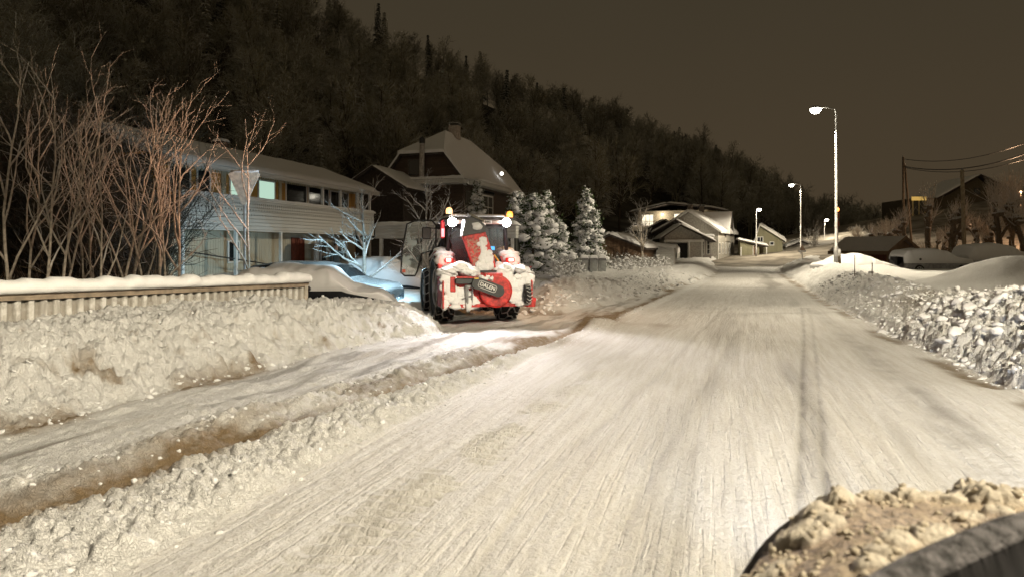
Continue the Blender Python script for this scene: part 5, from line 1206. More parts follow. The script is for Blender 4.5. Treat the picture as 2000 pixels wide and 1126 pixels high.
street_lamp('small street lamp on the ridge left of the tall pole', (at(1610, 0, 96).x, 96, 1.2), CAMZ+(485-429)/F*96-1.2, 1100, side=1, arm=.2, head=.42)
# the same row of lamps continues beside and behind the camera and lights the foreground
street_lamp('street lamp of the same row beside the camera', (7.2, -.5, .5), 7.8, 6700, cone=150)
street_lamp('street lamp of the same row behind the camera', (-3.2, -31, .3), 7.8, 3000, cone=150)
RL = empty('warning_lamp', 'red and orange lamp on a thin pole behind the tall lamp post', 'lamp', sgn(1636, 60, 0)); m = MB(); m.tube([(0, 0, 0), (0, 0, 4.9)], .04, 6); m.build('pole', simple('rust_pole', (.25, .07, .03), .6), RL)
m = MB(); m.blob((0, 0, 5.15), (.13, .13, .18), rough=0); m.build('lens', emis('red_lens', (1, .2, .04), 9), RL, True); m = MB(); m.box((0, 0, 4.6), (.22, .2, .5), bev=.04); m.box((0, 0, 3.9), (.22, .2, .4), bev=.04); m.build('housing', simple('rust_housing', (.35, .08, .03), .6), RL)
wp = empty('white_mast', 'short white mast with added glow rising behind the barn roof', 'mast', sgn(1703, 92, 0)); m = MB(); m.tube([(0, 0, 0), (0, 0, 4.6)], [.07, .05], 8); m.build('pole', emis('pole_glow', (.95, .85, .8), .7), wp, True); m = MB(); m.lathe([(.1, 0), (.1, .12), (.02, .2)], (0, 0, 4.6), n=10); m.build('cap', GREYW, wp)  # white pole given its own glow in place of light on it
m = MB(); m.blob((0, 0, 0), (.26, .22, .2), rough=.02, sub=2); o = m.build('satellite_dish', simple('dish', (.7, .68, .62), .5), None, True); o.location = at(1691, 468.5, 56); tag(o, 'small round pale dish over the barn ridge', 'satellite dish')
# utility poles and wires
WP = simple('wooden_pole', (.16, .12, .08), .85, bmp=.01); WP2 = simple('pale_wooden_pole', (.3, .24, .16), .85, bmp=.01)
def upole(label, px, pyt, Y_, r, m_, lean=0, zb=0):
    a = at(px, pyt, Y_); m = MB(); root = empty('utility_pole', label, 'utility pole', (a.x, Y_, zb)); m.tube([(-lean, 0, -1), (0, 0, a.z-zb)], [r*1.2, r], 10); m.build('pole', m_, root, True)
    m = MB(); m.lathe([(.05, 0), (.06, .08), (.02, .14)], (0, 0, a.z-zb), n=8); m.build('insulator', GREYW, root); return a
t1 = upole('thin dark utility pole carrying the cables', 1764, 307, 62, .09, WP); t2 = upole('leaning stay pole beside the thin dark utility pole', 1767, 322, 62.4, .09, WP, -.9)
upole('bare pale wooden pole among the pollard trees', 1879, 332, 52, .13, WP2, -.25)
for k, (q0, q1, r) in enumerate((((1766, 311), (2080, 245), .03), ((1768, 326), (2080, 268), .045), ((1768, 328), (2080, 281), .03))):
    p0 = at(*q0, 62); p1 = at(*q1, 52); m = MB(); m.tube([p0.lerp(p1, t/14)-Vector((0, 0, 1.1*4*(t/14)*(1-t/14))) for t in range(15)], r, 5); o = m.build('cable', BLACK)
    tag(o, ['uppermost thin cable running off to the right', 'thick sagging cable running off to the right', 'lowest thin cable just under the thick one'][k], 'cable')

# ================================================================= PERSON
def person():
    a = at(657, 0, 29.0); zg = .18
    root = empty('person', 'person in a dark jacket standing behind the cars near the house door', 'person', (a.x, 29.0, zg), .25)
    J = {'pel': (0, 0, .92), 'waist': (0, .0, 1.08), 'chest': (0, -.01, 1.32), 'neck': (0, -.02, 1.47), 'head1': (0, -.03, 1.56), 'head2': (0, -.04, 1.66), 'head3': (0, -.03, 1.73),
         'lsh': (-.19, 0, 1.40), 'lel': (-.26, .03, 1.12), 'lwr': (-.20, -.16, .95), 'lha': (-.17, -.22, .92), 'rsh': (.19, 0, 1.40), 'rel': (.33, -.1, 1.18), 'rwr': (.38, -.3, 1.33), 'rha': (.39, -.36, 1.38),
         'lhip': (-.10, 0, .88), 'lkn': (-.12, -.02, .49), 'lan': (-.12, .03, .09), 'lto': (-.13, -.14, .04), 'rhip': (.10, 0, .88), 'rkn': (.13, -.04, .49), 'ran': (.13, .02, .09), 'rto': (.15, -.15, .04)}
    E = [('pel', 'waist'), ('waist', 'chest'), ('chest', 'neck'), ('neck', 'head1'), ('head1', 'head2'), ('head2', 'head3'), ('chest', 'lsh'), ('lsh', 'lel'), ('lel', 'lwr'), ('lwr', 'lha'), ('chest', 'rsh'), ('rsh', 'rel'), ('rel', 'rwr'), ('rwr', 'rha'), ('pel', 'lhip'), ('lhip', 'lkn'), ('lkn', 'lan'), ('lan', 'lto'), ('pel', 'rhip'), ('rhip', 'rkn'), ('rkn', 'ran'), ('ran', 'rto')]
    Rr = {'pel': .15, 'waist': .145, 'chest': .17, 'neck': .06, 'head1': .075, 'head2': .095, 'head3': .07, 'lsh': .085, 'rsh': .085, 'lel': .06, 'rel': .06, 'lwr': .042, 'rwr': .042, 'lha': .035, 'rha': .035, 'lhip': .10, 'rhip': .10, 'lkn': .07, 'rkn': .07, 'lan': .05, 'ran': .05, 'lto': .04, 'rto': .04}
    names = list(J); me = bpy.data.meshes.new('body'); me.from_pydata([J[n] for n in names], [(names.index(a_), names.index(b_)) for a_, b_ in E], []); o = bpy.data.objects.new('body', me); COL.objects.link(o); o.parent = root
    sk = o.modifiers.new('skin', 'SKIN'); sk.use_smooth_shade = True
    for i, n in enumerate(names):
        v = me.skin_vertices[0].data[i]; v.radius = (Rr[n], Rr[n]*(.8 if n in ('chest', 'waist', 'pel') else 1)); v.use_root = (n == 'pel')
    o.modifiers.new('sub', 'SUBSURF').levels = 1; o.modifiers['sub'].render_levels = 2
    m_, nn = mat('person_cloth_and_skin'); z = nn.new('ShaderNodeSeparateXYZ', i_0=nn.tc).outputs[2]
    c = nn.mix(nn.math('GREATER_THAN', z, 1.50), (.045, .05, .045), (.32, .2, .14)); nn.set(nn.b, 'Base Color', c); nn.set(nn.b, 'Roughness', .8); me.materials.append(m_)
    hair = simple('dark_hair', (.015, .012, .01), .8); m = MB(); V, Fc = ico(3); vs = [(v[0]*.108, v[1]*.118-.015, v[2]*.118+1.70) for v in V]; keep = [f for f in Fc if all((vs[i][2] > 1.71 or vs[i][1] > .0) and vs[i][2] > 1.58 for i in f)]; m.add(vs, keep); m.build('hair', hair, root, True)
    skin = simple('skin', (.36, .22, .15), .6)
    m = MB(); m.blob((0, -.135, 1.635), (.014, .02, .024), rough=0, sub=1); m.blob((-.1, -.03, 1.64), (.012, .02, .03), rough=0, sub=1); m.blob((.1, -.03, 1.64), (.012, .02, .03), rough=0, sub=1); m.build('nose_and_ears', skin, root, True)
    m = MB(); m.blob((-.035, -.125, 1.665), .011, rough=0, sub=1); m.blob((.035, -.125, 1.665), .011, rough=0, sub=1); m.box((0, -.127, 1.595), (.045, .008, .008)); m.build('face_features', hair, root)
    m = MB()
    for (hx_, hy_, hz_, dx, dy, dz) in ((-.17, -.23, .915, .1, -.6, -.5), (.39, -.37, 1.39, .0, -.4, .9)):
        for k in range(4): m.tube([(hx_+(k-1.5)*.018, hy_, hz_), (hx_+(k-1.5)*.02, hy_+dy*.04, hz_+dz*.04), (hx_+(k-1.5)*.018, hy_+dy*.07-.01, hz_+dz*.065)], [.009, .008, .006], 6)
        m.tube([(hx_+.03, hy_+.02, hz_), (hx_+.055, hy_, hz_+dz*.02)], [.01, .008], 6)
    m.build('fingers', skin, root, True)
person()
# ================================================================= TRACTOR WITH SNOW BLOWER
TX, TY = -.94, 17.0; TR = R(14); TZ = float(height(np.array([TX]), np.array([TY]))[0][0])
TZ = .0
tr = empty('tractor', 'red tractor with glowing work lights and chained tyres carrying a rear snow blower', 'tractor', (TX, TY, TZ), TR)
def wheel(x, y, r, wd, name='wheel'):
    m = MB(); hw = wd/2
    m.lathe([(r*.55, -hw*.8), (r*.80, -hw*.98), (r*.93, -hw), (r*.97, -hw*.8), (r*.975, 0), (r*.97, hw*.8), (r*.93, hw), (r*.80, hw*.98), (r*.55, hw*.8)], (x, y, r), 'X', 40); wh = m.build(name, RUBBER, tr, True)
    m = MB(); nl = 22
    for i in range(nl):                       # tread lugs
        for sx in (-1, 1):
            a = 2*math.pi*(i+(.5 if sx > 0 else 0))/nl; c, s_ = math.cos(a), math.sin(a)
            M_ = Matrix.Translation((x+sx*hw*.46, y+c*r*.985, r+s_*r*.985)) @ Matrix.Rotation(a-math.pi/2, 4, 'X') @ Matrix.Rotation(sx*.65, 4, 'Z')
            b = MB(M_); b.box((0, 0, 0), (hw*1.05, .06, .06)); m.add(b.v, b.f)
    m.build('tread', RUBBER, wh)
    m = MB(); 
    for sx in (-1, 1): m.lathe([(r*.56, 0), (r*.52, sx*.02), (r*.46, -sx*.04), (r*.18, -sx*.05), (r*.17, sx*.02), (.02, sx*.03)][::1], (x+sx*hw*.8, y, r), 'X', 32)
    m.build('rim', simple('tractor_rim', (.5, .5, .52), .45, .3), wh, True)
    m = MB(); n = 16; R_ = r+.035           # snow chain: zig-zag of links round the tread plus side rings
    for i in range(n):
        a0 = 2*math.pi*i/n; a1 = 2*math.pi*(i+.5)/n; a2 = 2*math.pi*(i+1)/n
        P_ = lambda a, xx, rr=R_: (x+xx, y+math.cos(a)*rr, r+math.sin(a)*rr)
        m.tube([P_(a0, -hw*.45), P_(a1, -hw*.2), P_(a1, hw*.2), P_(a2, hw*.45)], .017, 5)
        m.tube([P_(a0, -hw*.45), P_((a0+a1)/2, -hw*1.0, R_*.97), P_(a0, -hw*1.06, R_*.84)], .015, 5)
        m.tube([P_(a0, hw*.45), P_((a0+a1)/2, hw*1.0, R_*.97), P_(a0, hw*1.06, R_*.84)], .015, 5)
        m.tube([P_(a0, -hw*.45), P_(a1-2*math.pi/n, -hw*.2)], .015, 5); m.tube([P_(a0, hw*.45), P_(a1-2*math.pi/n, hw*.2)], .015, 5)
    for sx in (-1, 1): m.tube([(x+sx*hw*1.07, y+math.cos(2*math.pi*k/32)*R_*.84, r+math.sin(2*math.pi*k/32)*R_*.84) for k in range(33)], .014, 5)
    m.build('snow_chain', CHAINM, wh, True)
for sx in (-1, 1): wheel(sx*.80, 0, .80, .44); wheel(sx*.82, 2.35, .58, .36)
# body
m = MB(); m.box((0, .6, .78), (.5, 3.6, .45), bev=.05); m.box((0, 2.35, .55), (1.5, .18, .16)); m.box((0, 0, .8), (1.3, .3, .32), bev=.05); m.box((-.5, 1.1, .75), (.35, .9, .4), bev=.05); m.build('chassis', BLACK, tr)
m = MB(); m.prism([(.95, .95), (3.0, .95), (3.1, 1.3), (2.9, 1.55), (.95, 1.72)], (-.36, 0, 0), (0, 1, 0), (0, 0, 1), (.72, 0, 0)); m.build('bonnet', RED, tr)
m = MB(); m.box((0, -.15, 1.12), (1.0, .9, .5), bev=.08); m.build('rear_housing', BLACK, tr)
# cab frame
m = MB(); Zr = 2.36
cor = {(-1, -1): (-.68, -.42), (1, -1): (.68, -.42), (-1, 1): (-.62, 1.05), (1, 1): (.62, 1.05)}
for (sx, sy), (x, y) in cor.items(): m.tube([(x*1.06, y, 1.2), (x*1.08, y-.02*sy, 1.6), (x, y, Zr)], [.055, .05, .05], 8)
for sx in (-1, 1): m.tube([(sx*.7, .35, 1.2), (sx*.67, .35, Zr)], .03, 6); m.box((sx*.66, .3, Zr-.02), (.06, 1.4, .08))
m.box((0, -.42, Zr-.06), (1.34, .06, .12)); m.box((0, 1.05, Zr-.02), (1.2, .06, .08)); m.box((0, -.42, 1.3), (1.4, .06, .14)); m.build('cab_frame', BLACK, tr, False)
m = MB(); m.prism([(-.66, 1.36), (.66, 1.36), (.62, Zr-.1), (-.62, Zr-.1)], (0, -.43, 0), (1, 0, 0), (0, 0, 1), (0, .012, 0)); m.build('rear_window', CABGLASS, tr)
m = MB(); m.prism([(-.6, 1.3), (.6, 1.3), (.58, Zr-.06), (-.58, Zr-.06)], (0, 1.06, 0), (1, 0, 0), (0, 0, 1), (0, .012, 0)); m.build('windscreen', CABGLASS, tr)
m = MB(); m.prism([(-.38, 1.25), (1.0, 1.25), (1.0, Zr-.06), (-.38, Zr-.06)], (.665, 0, 0), (0, 1, 0), (0, 0, 1), (.012, 0, 0)); m.build('side_window', CABGLASS, tr)
m = MB(); m.box((0, .32, Zr+.07), (1.5, 1.75, .13), bev=.05); rf = m.build('roof', simple('cab_roof', (.12, .10, .09), .4), tr)
snow_slab([(-.72, -.5, Zr+.14), (.72, -.5, Zr+.14), (.72, 1.15, Zr+.14), (-.72, 1.15, Zr+.14)], .07, 'roof_snow', rf, 20, 20)
m = MB(); m.box((0, -.56, Zr+.02), (1.42, .12, .10), bev=.02); m.build('light_bar', simple('light_bar_steel', (.35, .28, .24), .4, .3), rf)
# interior
m = MB(); m.box((.05, .15, 1.45), (.5, .5, .16), bev=.05); m.box((.05, -.1, 1.75), (.48, .12, .55), bev=.05); m.box((.05, -.1, 2.08), (.28, .1, .16), bev=.04); m.build('seat', simple('seat_red', (.16, .03, .02), .8), tr)
m = MB(); m.tube([(.05+.19*math.cos(a*.4488), .75+.05*math.sin(a*.4488), 1.72+.17*math.sin(a*.4488)) for a in range(15)], .015, 6); m.tube([(.05, 1.0, 1.3), (.05, .78, 1.7)], .03, 6); m.build('steering_wheel', BLACK, tr, True)
sx_ = (963-1000)/F*17.3-TX
m = MB(); m.box((.40, -.2, CAMZ), (.16, .03, .11), bev=.01); mo = m.build('monitor', BLACK, tr); m = MB(); m.box((.40, -.222, CAMZ), (.14, .01, .09)); m.build('screen', emis('monitor_screen', (.05, .45, 1), 3.5), mo)
m = MB(); m.tube([(.40, -.2, 1.35), (.40, -.2, 1.7)], .015, 6); m.build('monitor_stalk', BLACK, mo)
# fenders with snow and tail lights
for sx in (-1, 1):
    m = MB(); n = 14; vs = []; fs = []; r_ = .90
    for i in range(n+1):
        a = R(28)+R(140)*i/n; cy, cz = -math.cos(a)*r_, .8+math.sin(a)*r_*(.98)
        for (xx, dz) in ((.56, 0), (.72, .0), (.98, 0), (1.02, -.05), (1.0, -.07), (.56, -.05)): vs.append((sx*xx, -cy if False else cy, cz+dz))
    for i in range(n):
        for j in range(6): fs.append((i*6+j, i*6+(j+1) % 6, (i+1)*6+(j+1) % 6, (i+1)*6+j))
    m.add(vs, fs); fd = m.build('fender', RED, tr, True)
    m = MB(); m.blob((sx*.80, -.30, 1.60), (.27, .30, .13), seed=5+sx, rough=.25); m.blob((sx*.82, -.55, 1.46), (.25, .16, .17), seed=9+sx, rough=.25); m.blob((sx*.8, .1, 1.7), (.24, .4, .08), seed=13, rough=.2); m.build('snow_load', SNOW, fd, True)
    m = MB(); m.box((sx*.74, -.72, 1.47), (.22, .06, .10), bev=.02); tl = m.build('tail_light', simple('tail_housing', (.25, .01, .01), .3), tr)
    m = MB(); m.box((sx*.76, -.756, 1.47), (.12, .02, .075), bev=.008); m.build('tail_lens', emis('tail_red_%d' % sx, (1, .12, .1), 14), tl)
    link_light('tail_light_glow', lamp_data('tail_glow%d' % sx, 'POINT', 9, (1, .1, .08), .05), (sx*.76, -.86, 1.47), parent=tr)
# work lights and beacons
WL = emis('work_light_lens', (1, .97, .98), 90); AMB = emis('beacon_amber', (1, .36, .04), 2.6); AMB2 = emis('beacon_pale', (1, .5, .2), 2.6)
for sx in (-1, 1):
    m = MB(); m.box((sx*.66, -.62, Zr+.01), (.21, .10, .19), bev=.03); wl = m.build('work_light', BLACK, tr)
    m = MB(); m.lathe([(.01, .02), (.105, 0), (.105, -.02), (.07, -.05), (.01, -.055)], (sx*.66, -.68, Zr+.01), 'Y', 20); m.build('lens', WL, wl)
    for k, (v) in enumerate(m.v): pass
    link_light('work_light_beam', lamp_data('work_beam%d' % sx, 'SPOT', 950, (1, .93, .93), .06, 70, .7), (sx*.66, -.80, Zr), target=(sx*.66-.35, -5.6, -.0), parent=tr)
for (x, y, z, mt_, pw, cl_) in ((-.70, -.45, Zr+.20, AMB2, 30, (1, .45, .15)), (.80, -.45, Zr+.13, AMB, 130, (1, .36, .06))):
    m = MB(); m.lathe([(.035, -.12), (.035, 0), (.065, .0), (.065, .015)], (x, y, z), n=12); b = m.build('beacon', BLACK, tr)
    m = MB(); m.lathe([(.075, .016), (.08, .10), (.06, .15), (.01, .17)], (x, y, z), n=16); m.build('beacon_lens', mt_, b, True)
link_light('beacon_light_a', lamp_data('beacon_light_a', 'SPOT', 1500, (1, .58, .38), .06, 58, .8), (-.78, -.35, Zr+.32), target=(-8.5, 1.6, 4.4), parent=tr)
link_light('beacon_light_b', lamp_data('beacon_light_b', 'POINT', 110, (1, .42, .12), .05), (1.25, .6, Zr+.55), parent=tr)
m = MB(); m.box((-.86, -.46, 2.20), (.10, .08, .42), bev=.02); sb = m.build('marker_light', simple('marker_red', (.5, .02, .03), .3), tr); m = MB(); m.box((-.86, -.506, 2.12), (.07, .012, .2)); m.build('marker_lens', emis('marker_pink', (1, .25, .28), 2.2), sb)
# number plate
m = MB(); m.box((.16, -.635, Zr+.02), (.30, .012, .085)); npl = m.build('number_plate', simple('plate_white', (.75, .75, .72), .4), tr)
def text_mesh(s, size, mat_, parent, loc, rot, name):
    cu = bpy.data.curves.new('t', 'FONT'); cu.body = s; cu.size = size; cu.extrude = .003; cu.align_x = 'CENTER'; cu.align_y = 'CENTER'; cu.offset = size*.018
    o = bpy.data.objects.new('t', cu); COL.objects.link(o); dg = bpy.context.evaluated_depsgraph_get(); me = bpy.data.meshes.new_from_object(o.evaluated_get(dg)); bpy.data.objects.remove(o)
    me.materials.clear(); me.materials.append(mat_); me.name = name; q = bpy.data.objects.new(name, me); COL.objects.link(q); q.parent = parent; q.location = loc; q.rotation_euler = rot; return q
text_mesh('W 8441', .075, BLACK, npl, (.16, -.645, Zr+.02), (R(90), 0, 0), 'plate_lettering')
# open side door, frosted glass, swung out to the left
dr = MB(); dx0, dx1 = -.92, -1.72; z0_, z1_ = 1.22, 2.42; yv = .25
def D_(u, z): return (dx0+(dx1-dx0)*u, yv+.42*u, z)
fp = [(0, 2.32), (.12, 2.44), (.55, 2.46), (.86, 2.36), (1.0, 1.7), (1.04, 1.14), (.93, 1.06), (.62, 1.06), (.55, 1.18), (.42, 1.62), (.0, 1.72)]
dr.tube([D_(*p) for p in fp]+[D_(*fp[0])], .022, 8); dr.tube([D_(.0, 1.72), D_(-.28, 1.68)], .018, 6); dr.tube([D_(.0, 2.32), D_(-.25, 2.3)], .018, 6); do = dr.build('door', BLACK, tr, True)
def clearp(name, tint, alpha, em=0): 
    m_, n_ = mat(name); n_.set(n_.b, 'Base Color', (*tint, 1)); n_.set(n_.b, 'Roughness', .5)
    f = n_.noise(n_.tc, 3.5, 4, .6); n_.set(n_.b, 'Alpha', n_.math('ADD', .08, n_.math('MULTIPLY', n_.ramp(f, .48, .62), .35))); n_.set(n_.b, 'Transmission Weight', 0.0); return m_
m = MB(); vs = [D_(*p) for p in fp]; m.add(vs+[(v[0], v[1]+.008, v[2]) for v in vs], [tuple(range(11)), tuple(range(11, 22))[::-1]]); m.build('door_glass', clearp('frosted_glass', (.75, .85, .87), .5), do)
m = MB(); m.box(D_(.93, 1.18), (.12, .02, .08)); m.build('reflector', simple('reflector_red', (.5, .08, .04), .4), do)
m = MB(); m.box((-1.18, .1, 2.12), (.22, .05, .30), bev=.04); m.tube([(-.66, .1, 2.2), (-1.18, .12, 2.26)], .014, 6); m.build('mirror', BLACK, tr)
m = MB(); m.tube([(-.62, -.46, 1.8), (-.72, -.5, 2.05), (-.55, -.52, 2.2)], .012, 6); m.tube([(-.3, -.46, 1.4), (-.2, -.47, 2.1)], .012, 6); m.build('wiper', BLACK, tr)
# --- snow blower on the back (a thing it carries, coupled to the linkage: moves with it)
by = -1.15
m = MB(); m.box((-.35, -.8, .85), (.08, .7, .08), rx=.1); m.box((.35, -.8, .85), (.08, .7, .08), rx=.1); m.box((0, -.8, 1.2), (.07, .75, .07), rx=-.15); m.build('linkage', BLACK, tr)
bl = MB(); bl.box((0, by-.12, .78), (2.0, .62, .66), bev=.03); bl.box((0, by-.46, .47), (2.02, .05, .07)); bl.box((0, by-.46, 1.10), (1.6, .05, .05)); blo = bl.build('blower_housing', RED, tr)
for sx in (-1, 1):
    m = MB(); m.prism([(-.55, .42), (.30, .42), (.30, 1.15), (-.2, 1.22), (-.55, 1.0)], (sx*1.02-.015, by, 0), (0, 1, 0), (0, 0, 1), (.03, 0, 0)); m.build('side_plate', RED, blo)
m = MB(); m.lathe([(.02, 0), (.36, 0), (.37, -.03), (.37, -.12), (.33, -.14), (.02, -.14)][::-1], (.18, by-.43, .79), 'Y', 40); m.box((.12, by-.5, 1.10), (.42, .13, .2), bev=.02); m.build('fan_housing', RED, blo, False)
m = MB(); n = 16
c0 = Vector((-.30, 0, .99)); c1 = Vector((.20, 0, .80)); dd = (c1-c0).normalized(); pr_ = Vector((-dd.z, 0, dd.x)); poly = []
for i in range(n+1):
    a = -math.pi/2+math.pi*i/n; p = c1+(dd*math.cos(a)+pr_*math.sin(a))*.135; poly.append((p.x, p.z))
for i in range(7):
    a = math.pi/2+math.pi*i/6; p = c0+(dd*math.cos(a)*.7+pr_*math.sin(a))*.135; poly.append((p.x, p.z))
m.prism(poly, (0, by-.60, 0), (1, 0, 0), (0, 0, 1), (0, -.10, 0)); m.box((-.55, by-.56, 1.02), (.42, .08, .13), bev=.02); cg = m.build('chain_guard', simple('guard_black', (.025, .027, .027), .45), blo)
ang = -math.atan2(.19, .5)
tx = text_mesh('DALEN', .115, WHITE, cg, (-.055, by-.708, .905), (R(90), ang*-1*-1, 0), 'lettering')
tx.rotation_euler = (Matrix.Rotation(-ang, 3, 'Y') @ Matrix.Rotation(R(90), 3, 'X')).to_euler()
m = MB(); ca, sa = math.cos(ang), math.sin(ang)
def LP(u, v): return (-.055+u*ca-v*sa, by-.703, .905+u*sa+v*ca)
rr = [(-.21, -.05), (-.18, -.075), (.18, -.075), (.21, -.05), (.21, .05), (.18, .075), (-.18, .075), (-.21, .05)]
m.tube([LP(*p) for p in rr]+[LP(*rr[0])], .006, 4); m.build('badge_outline', WHITE, cg)
m = MB(); m.box((-.30, by-.705, 1.085), (.10, .012, .02)); m.build('sticker', simple('yellow_sticker', (.8, .5, .05), .5), cg)
# chute
ch = MB(); ch.prism([(-.26, 1.22), (.24, 1.22), (.19, 1.55), (-.02, 2.12), (-.52, 2.02), (-.34, 1.5)], (0, by-.30, 0), (1, 0, 0), (0, 0, 1), (0, .26, 0)); cho = ch.build('chute', RED, blo)
m = MB(); m.box((0, by-.2, 1.14), (.50, .36, .16), bev=.02); m.build('chute_base', RED, cho); m = MB(); m.box((0, by-.2, 1.225), (.58, .42, .05)); m.build('chute_collar', BLACK, cho)
m = MB(); m.prism([(-.56, 2.02), (-.03, 2.12), (-.01, 2.26), (-.30, 2.50), (-.50, 2.40)], (0, by-.34, 0), (1, 0, 0), (0, 0, 1), (0, .32, 0)); m.build('chute_hood', BLACK, cho)
m = MB(); m.prism([(.0, 0), (.34, -.14), (.36, -.10), (.02, .05)], (-.42, by-.40, 2.5), (1, 0, 0), (0, 0, 1), (0, .42, 0)); m.build('chute_flap', simple('flap_olive', (.12, .11, .08), .6), cho)
# snow stuck to chute, housing and top
V, Fc = ico(2); rng = random.Random(8); m = MB(); 
def patch(poly, y, n_, rad, flat=.06):
    xs_ = [p[0] for p in poly]; zs_ = [p[1] for p in poly]; k = 0
    while k < n_:
        x = rng.uniform(min(xs_), max(xs_)); z = rng.uniform(min(zs_), max(zs_))
        if float(poly_sd(np.array([x]), np.array([z]), poly)[0]) < .01: continue
        m.blob((x, y, z), (rad*rng.uniform(.6, 1.3), flat*rng.uniform(.7, 1.3), rad*rng.uniform(.6, 1.4)), seed=rng.randrange(9999), rough=.3, sub=2); k += 1
patch([(-.08, 1.26), (.16, 1.26), (.12, 1.6), (-.06, 1.98), (-.20, 1.95)], by-.30, 34, .075, .018); patch([(-.25, 1.26), (.1, 1.26), (.15, 1.4), (-.3, 1.45)], by-.30, 18, .09, .05)
m.blob((-.18, by-.2, 2.25), (.20, .2, .13), seed=2, rough=.3)
m.build('chute_snow', SNOW, cho, True)
m = MB(); patch([(-.30, 1.35), (-.08, 1.3), (-.18, 1.95), (-.46, 1.98)], by-.298, 90, .022, .01); m.build('chute_frost', simple('pinkish_frost', (.42, .22, .17), .8), cho, True)
m = MB()
for i in range(75):
    x = rng.uniform(-.98, .98); top = 1.16+(.12 if x < -.2 else 0)*math.exp(-((x+.62)/.3)**2)+.12*math.exp(-((x-.55)/.35)**2)
    if -.3 < x < .3: top -= .02
    if abs(x) < .26: continue
    m.blob((x, by+rng.uniform(-.42, .15), top+rng.uniform(-.05, .05)), (rng.uniform(.13, .26), rng.uniform(.13, .22), rng.uniform(.07, .13)), seed=i*7, rough=.22, sub=3)
patch([(.55, .5), (.99, .5), (1.0, 1.15), (.35, 1.15), (.5, .98), (.57, .8)], by-.46, 46, .13, .045)
patch([(-1.0, .5), (-.72, .5), (-.72, 1.12), (-1.0, 1.12)], by-.46, 22, .11, .045); patch([(-.75, .46), (-.2, .46), (-.22, .6), (-.5, .78), (-.75, .85)], by-.45, 24, .10, .035)
patch([(-.2, 1.05), (.15, 1.04), (.1, 1.10), (-.2, 1.14)], by-.55, 14, .05, .05); patch([(.0, .52), (.5, .52), (.53, .9), (.3, .95)], by-.58, 0, .02, .012)
for (x, z, a, b) in ((-.45, .5, .08, .16), (-.75, .46, .16, .06), (.8, .5, .15, .07)): m.blob((x, by-.5, z), (a, .08, b), seed=int(x*100) % 99, rough=.35)
m.build('snow_load', SNOW, blo, True)
m = MB(); m.tube([(-.48, by-.52, .5), (-.5, by-.56, .92)], .035, 8); m.tube([(-.38, by-.5, .5), (-.36, by-.54, .85)], .02, 6); m.box((-.43, by-.53, .9), (.2, .08, .06)); m.tube([(-.6, by-.5, .62), (-.36, by-.52, .7)], .02, 6); m.build('jack', GREYW, blo)
m = MB(); m.lathe([(.05, 0), (.21, 0), (.22, .05), (.2, .1), (.05, .1)], (.83, by-.62, .72), 'X', 24); m.lathe([(.04, -.02), (.09, -.02), (.09, .12), (.04, .12)], (.83, by-.62, .72), 'X', 14); m.build('support_wheel', RUBBER, blo, True)
m = MB()
for k in range(16): a = k*math.pi/8; m.tube([(.82, by-.62+math.cos(a)*.22, .72+math.sin(a)*.22), (.89, by-.62+math.cos(a+.2)*.235, .72+math.sin(a+.2)*.235), (.95, by-.62+math.cos(a)*.22, .72+math.sin(a)*.22)], .01, 4)
m.build('support_chain', CHAINM, blo)
m = MB(); m.prism([(-.03, 0), (.05, 0), (.06, .28), (.02, .33)], (1.04, by-.3, 1.0), (1, 0, 0), (0, 0, 1), (0, .05, 0)); m.box((1.05, by-.3, .85), (.05, .06, .5)); m.build('width_marker', BLACK, blo)
m = MB(); m.prism([(-.12, 0), (.08, 0), (.10, .2), (.03, .22), (.0, .1), (-.12, .06)], (1.03, by-.5, .42), (1, 0, 0), (0, 0, 1), (0, .35, 0)); m.build('skid', RED, blo)
m = MB(); m.box((-.80, by-.48, .95), (.12, .06, .34), bev=.01); m.build('bracket', RED, blo)
m = MB(); m.tube([(.26, -.95, 1.22), (.36, -1.05, 1.30), (.40, -.95, 1.45), (.36, -.7, 1.58)], .022, 8); m.build('hose', simple('yellow_hose', (.7, .35, .03), .5), tr, True)
m = MB(); m.tube([(-.2, -.9, 1.1), (-.3, -.75, 1.5), (-.2, -.5, 1.4)], .018, 6); m.tube([(.1, -.9, 1.15), (.2, -.7, 1.5), (.1, -.5, 1.35)], .018, 6); m.tube([(-.05, -.95, 1.2), (.02, -.7, 1.6), (.0, -.45, 1.45)], .015, 6); m.build('hydraulic_hoses', BLACK, tr, True)
# front and side flood lights of the cab
for (x, y, z, tgt, pw) in ((-.62, 1.2, Zr+.02, (-4.0, 7.0, -.3), 3000), (.6, 1.2, Zr+.02, (1.2, 9, .3), 500), (-.74, .9, Zr-.05, (-7.5, 6.5, 1.9), 1100)):
    m = MB(); m.box((x, y, z), (.15, .09, .13), bev=.02); wl = m.build('work_light', BLACK, tr); d_ = (Vector(tgt)-Vector((x, y, z))).normalized()
    m = MB(); m.blob(tuple(Vector((x, y, z))+d_*.07), (.05, .05, .05), rough=0, sub=1); m.build('lens', WL, wl)
    link_light('flood_light', lamp_data('flood', 'SPOT', pw, (.50, .82, 1) if pw > 1000 else (1, .93, .88), .05, 80 if pw < 2000 else 62, .7), tuple(Vector((x, y, z))+d_*.16), target=tgt, parent=tr)

# ================================================================= THE CAMERA'S OWN CAR (bonnet in the lower right corner)
ca_ = empty('snowy_car', 'front corner of the camera car, bonnet crusted with dirty clumped snow', 'car', (1.31, 1.2, 0), -R(20))
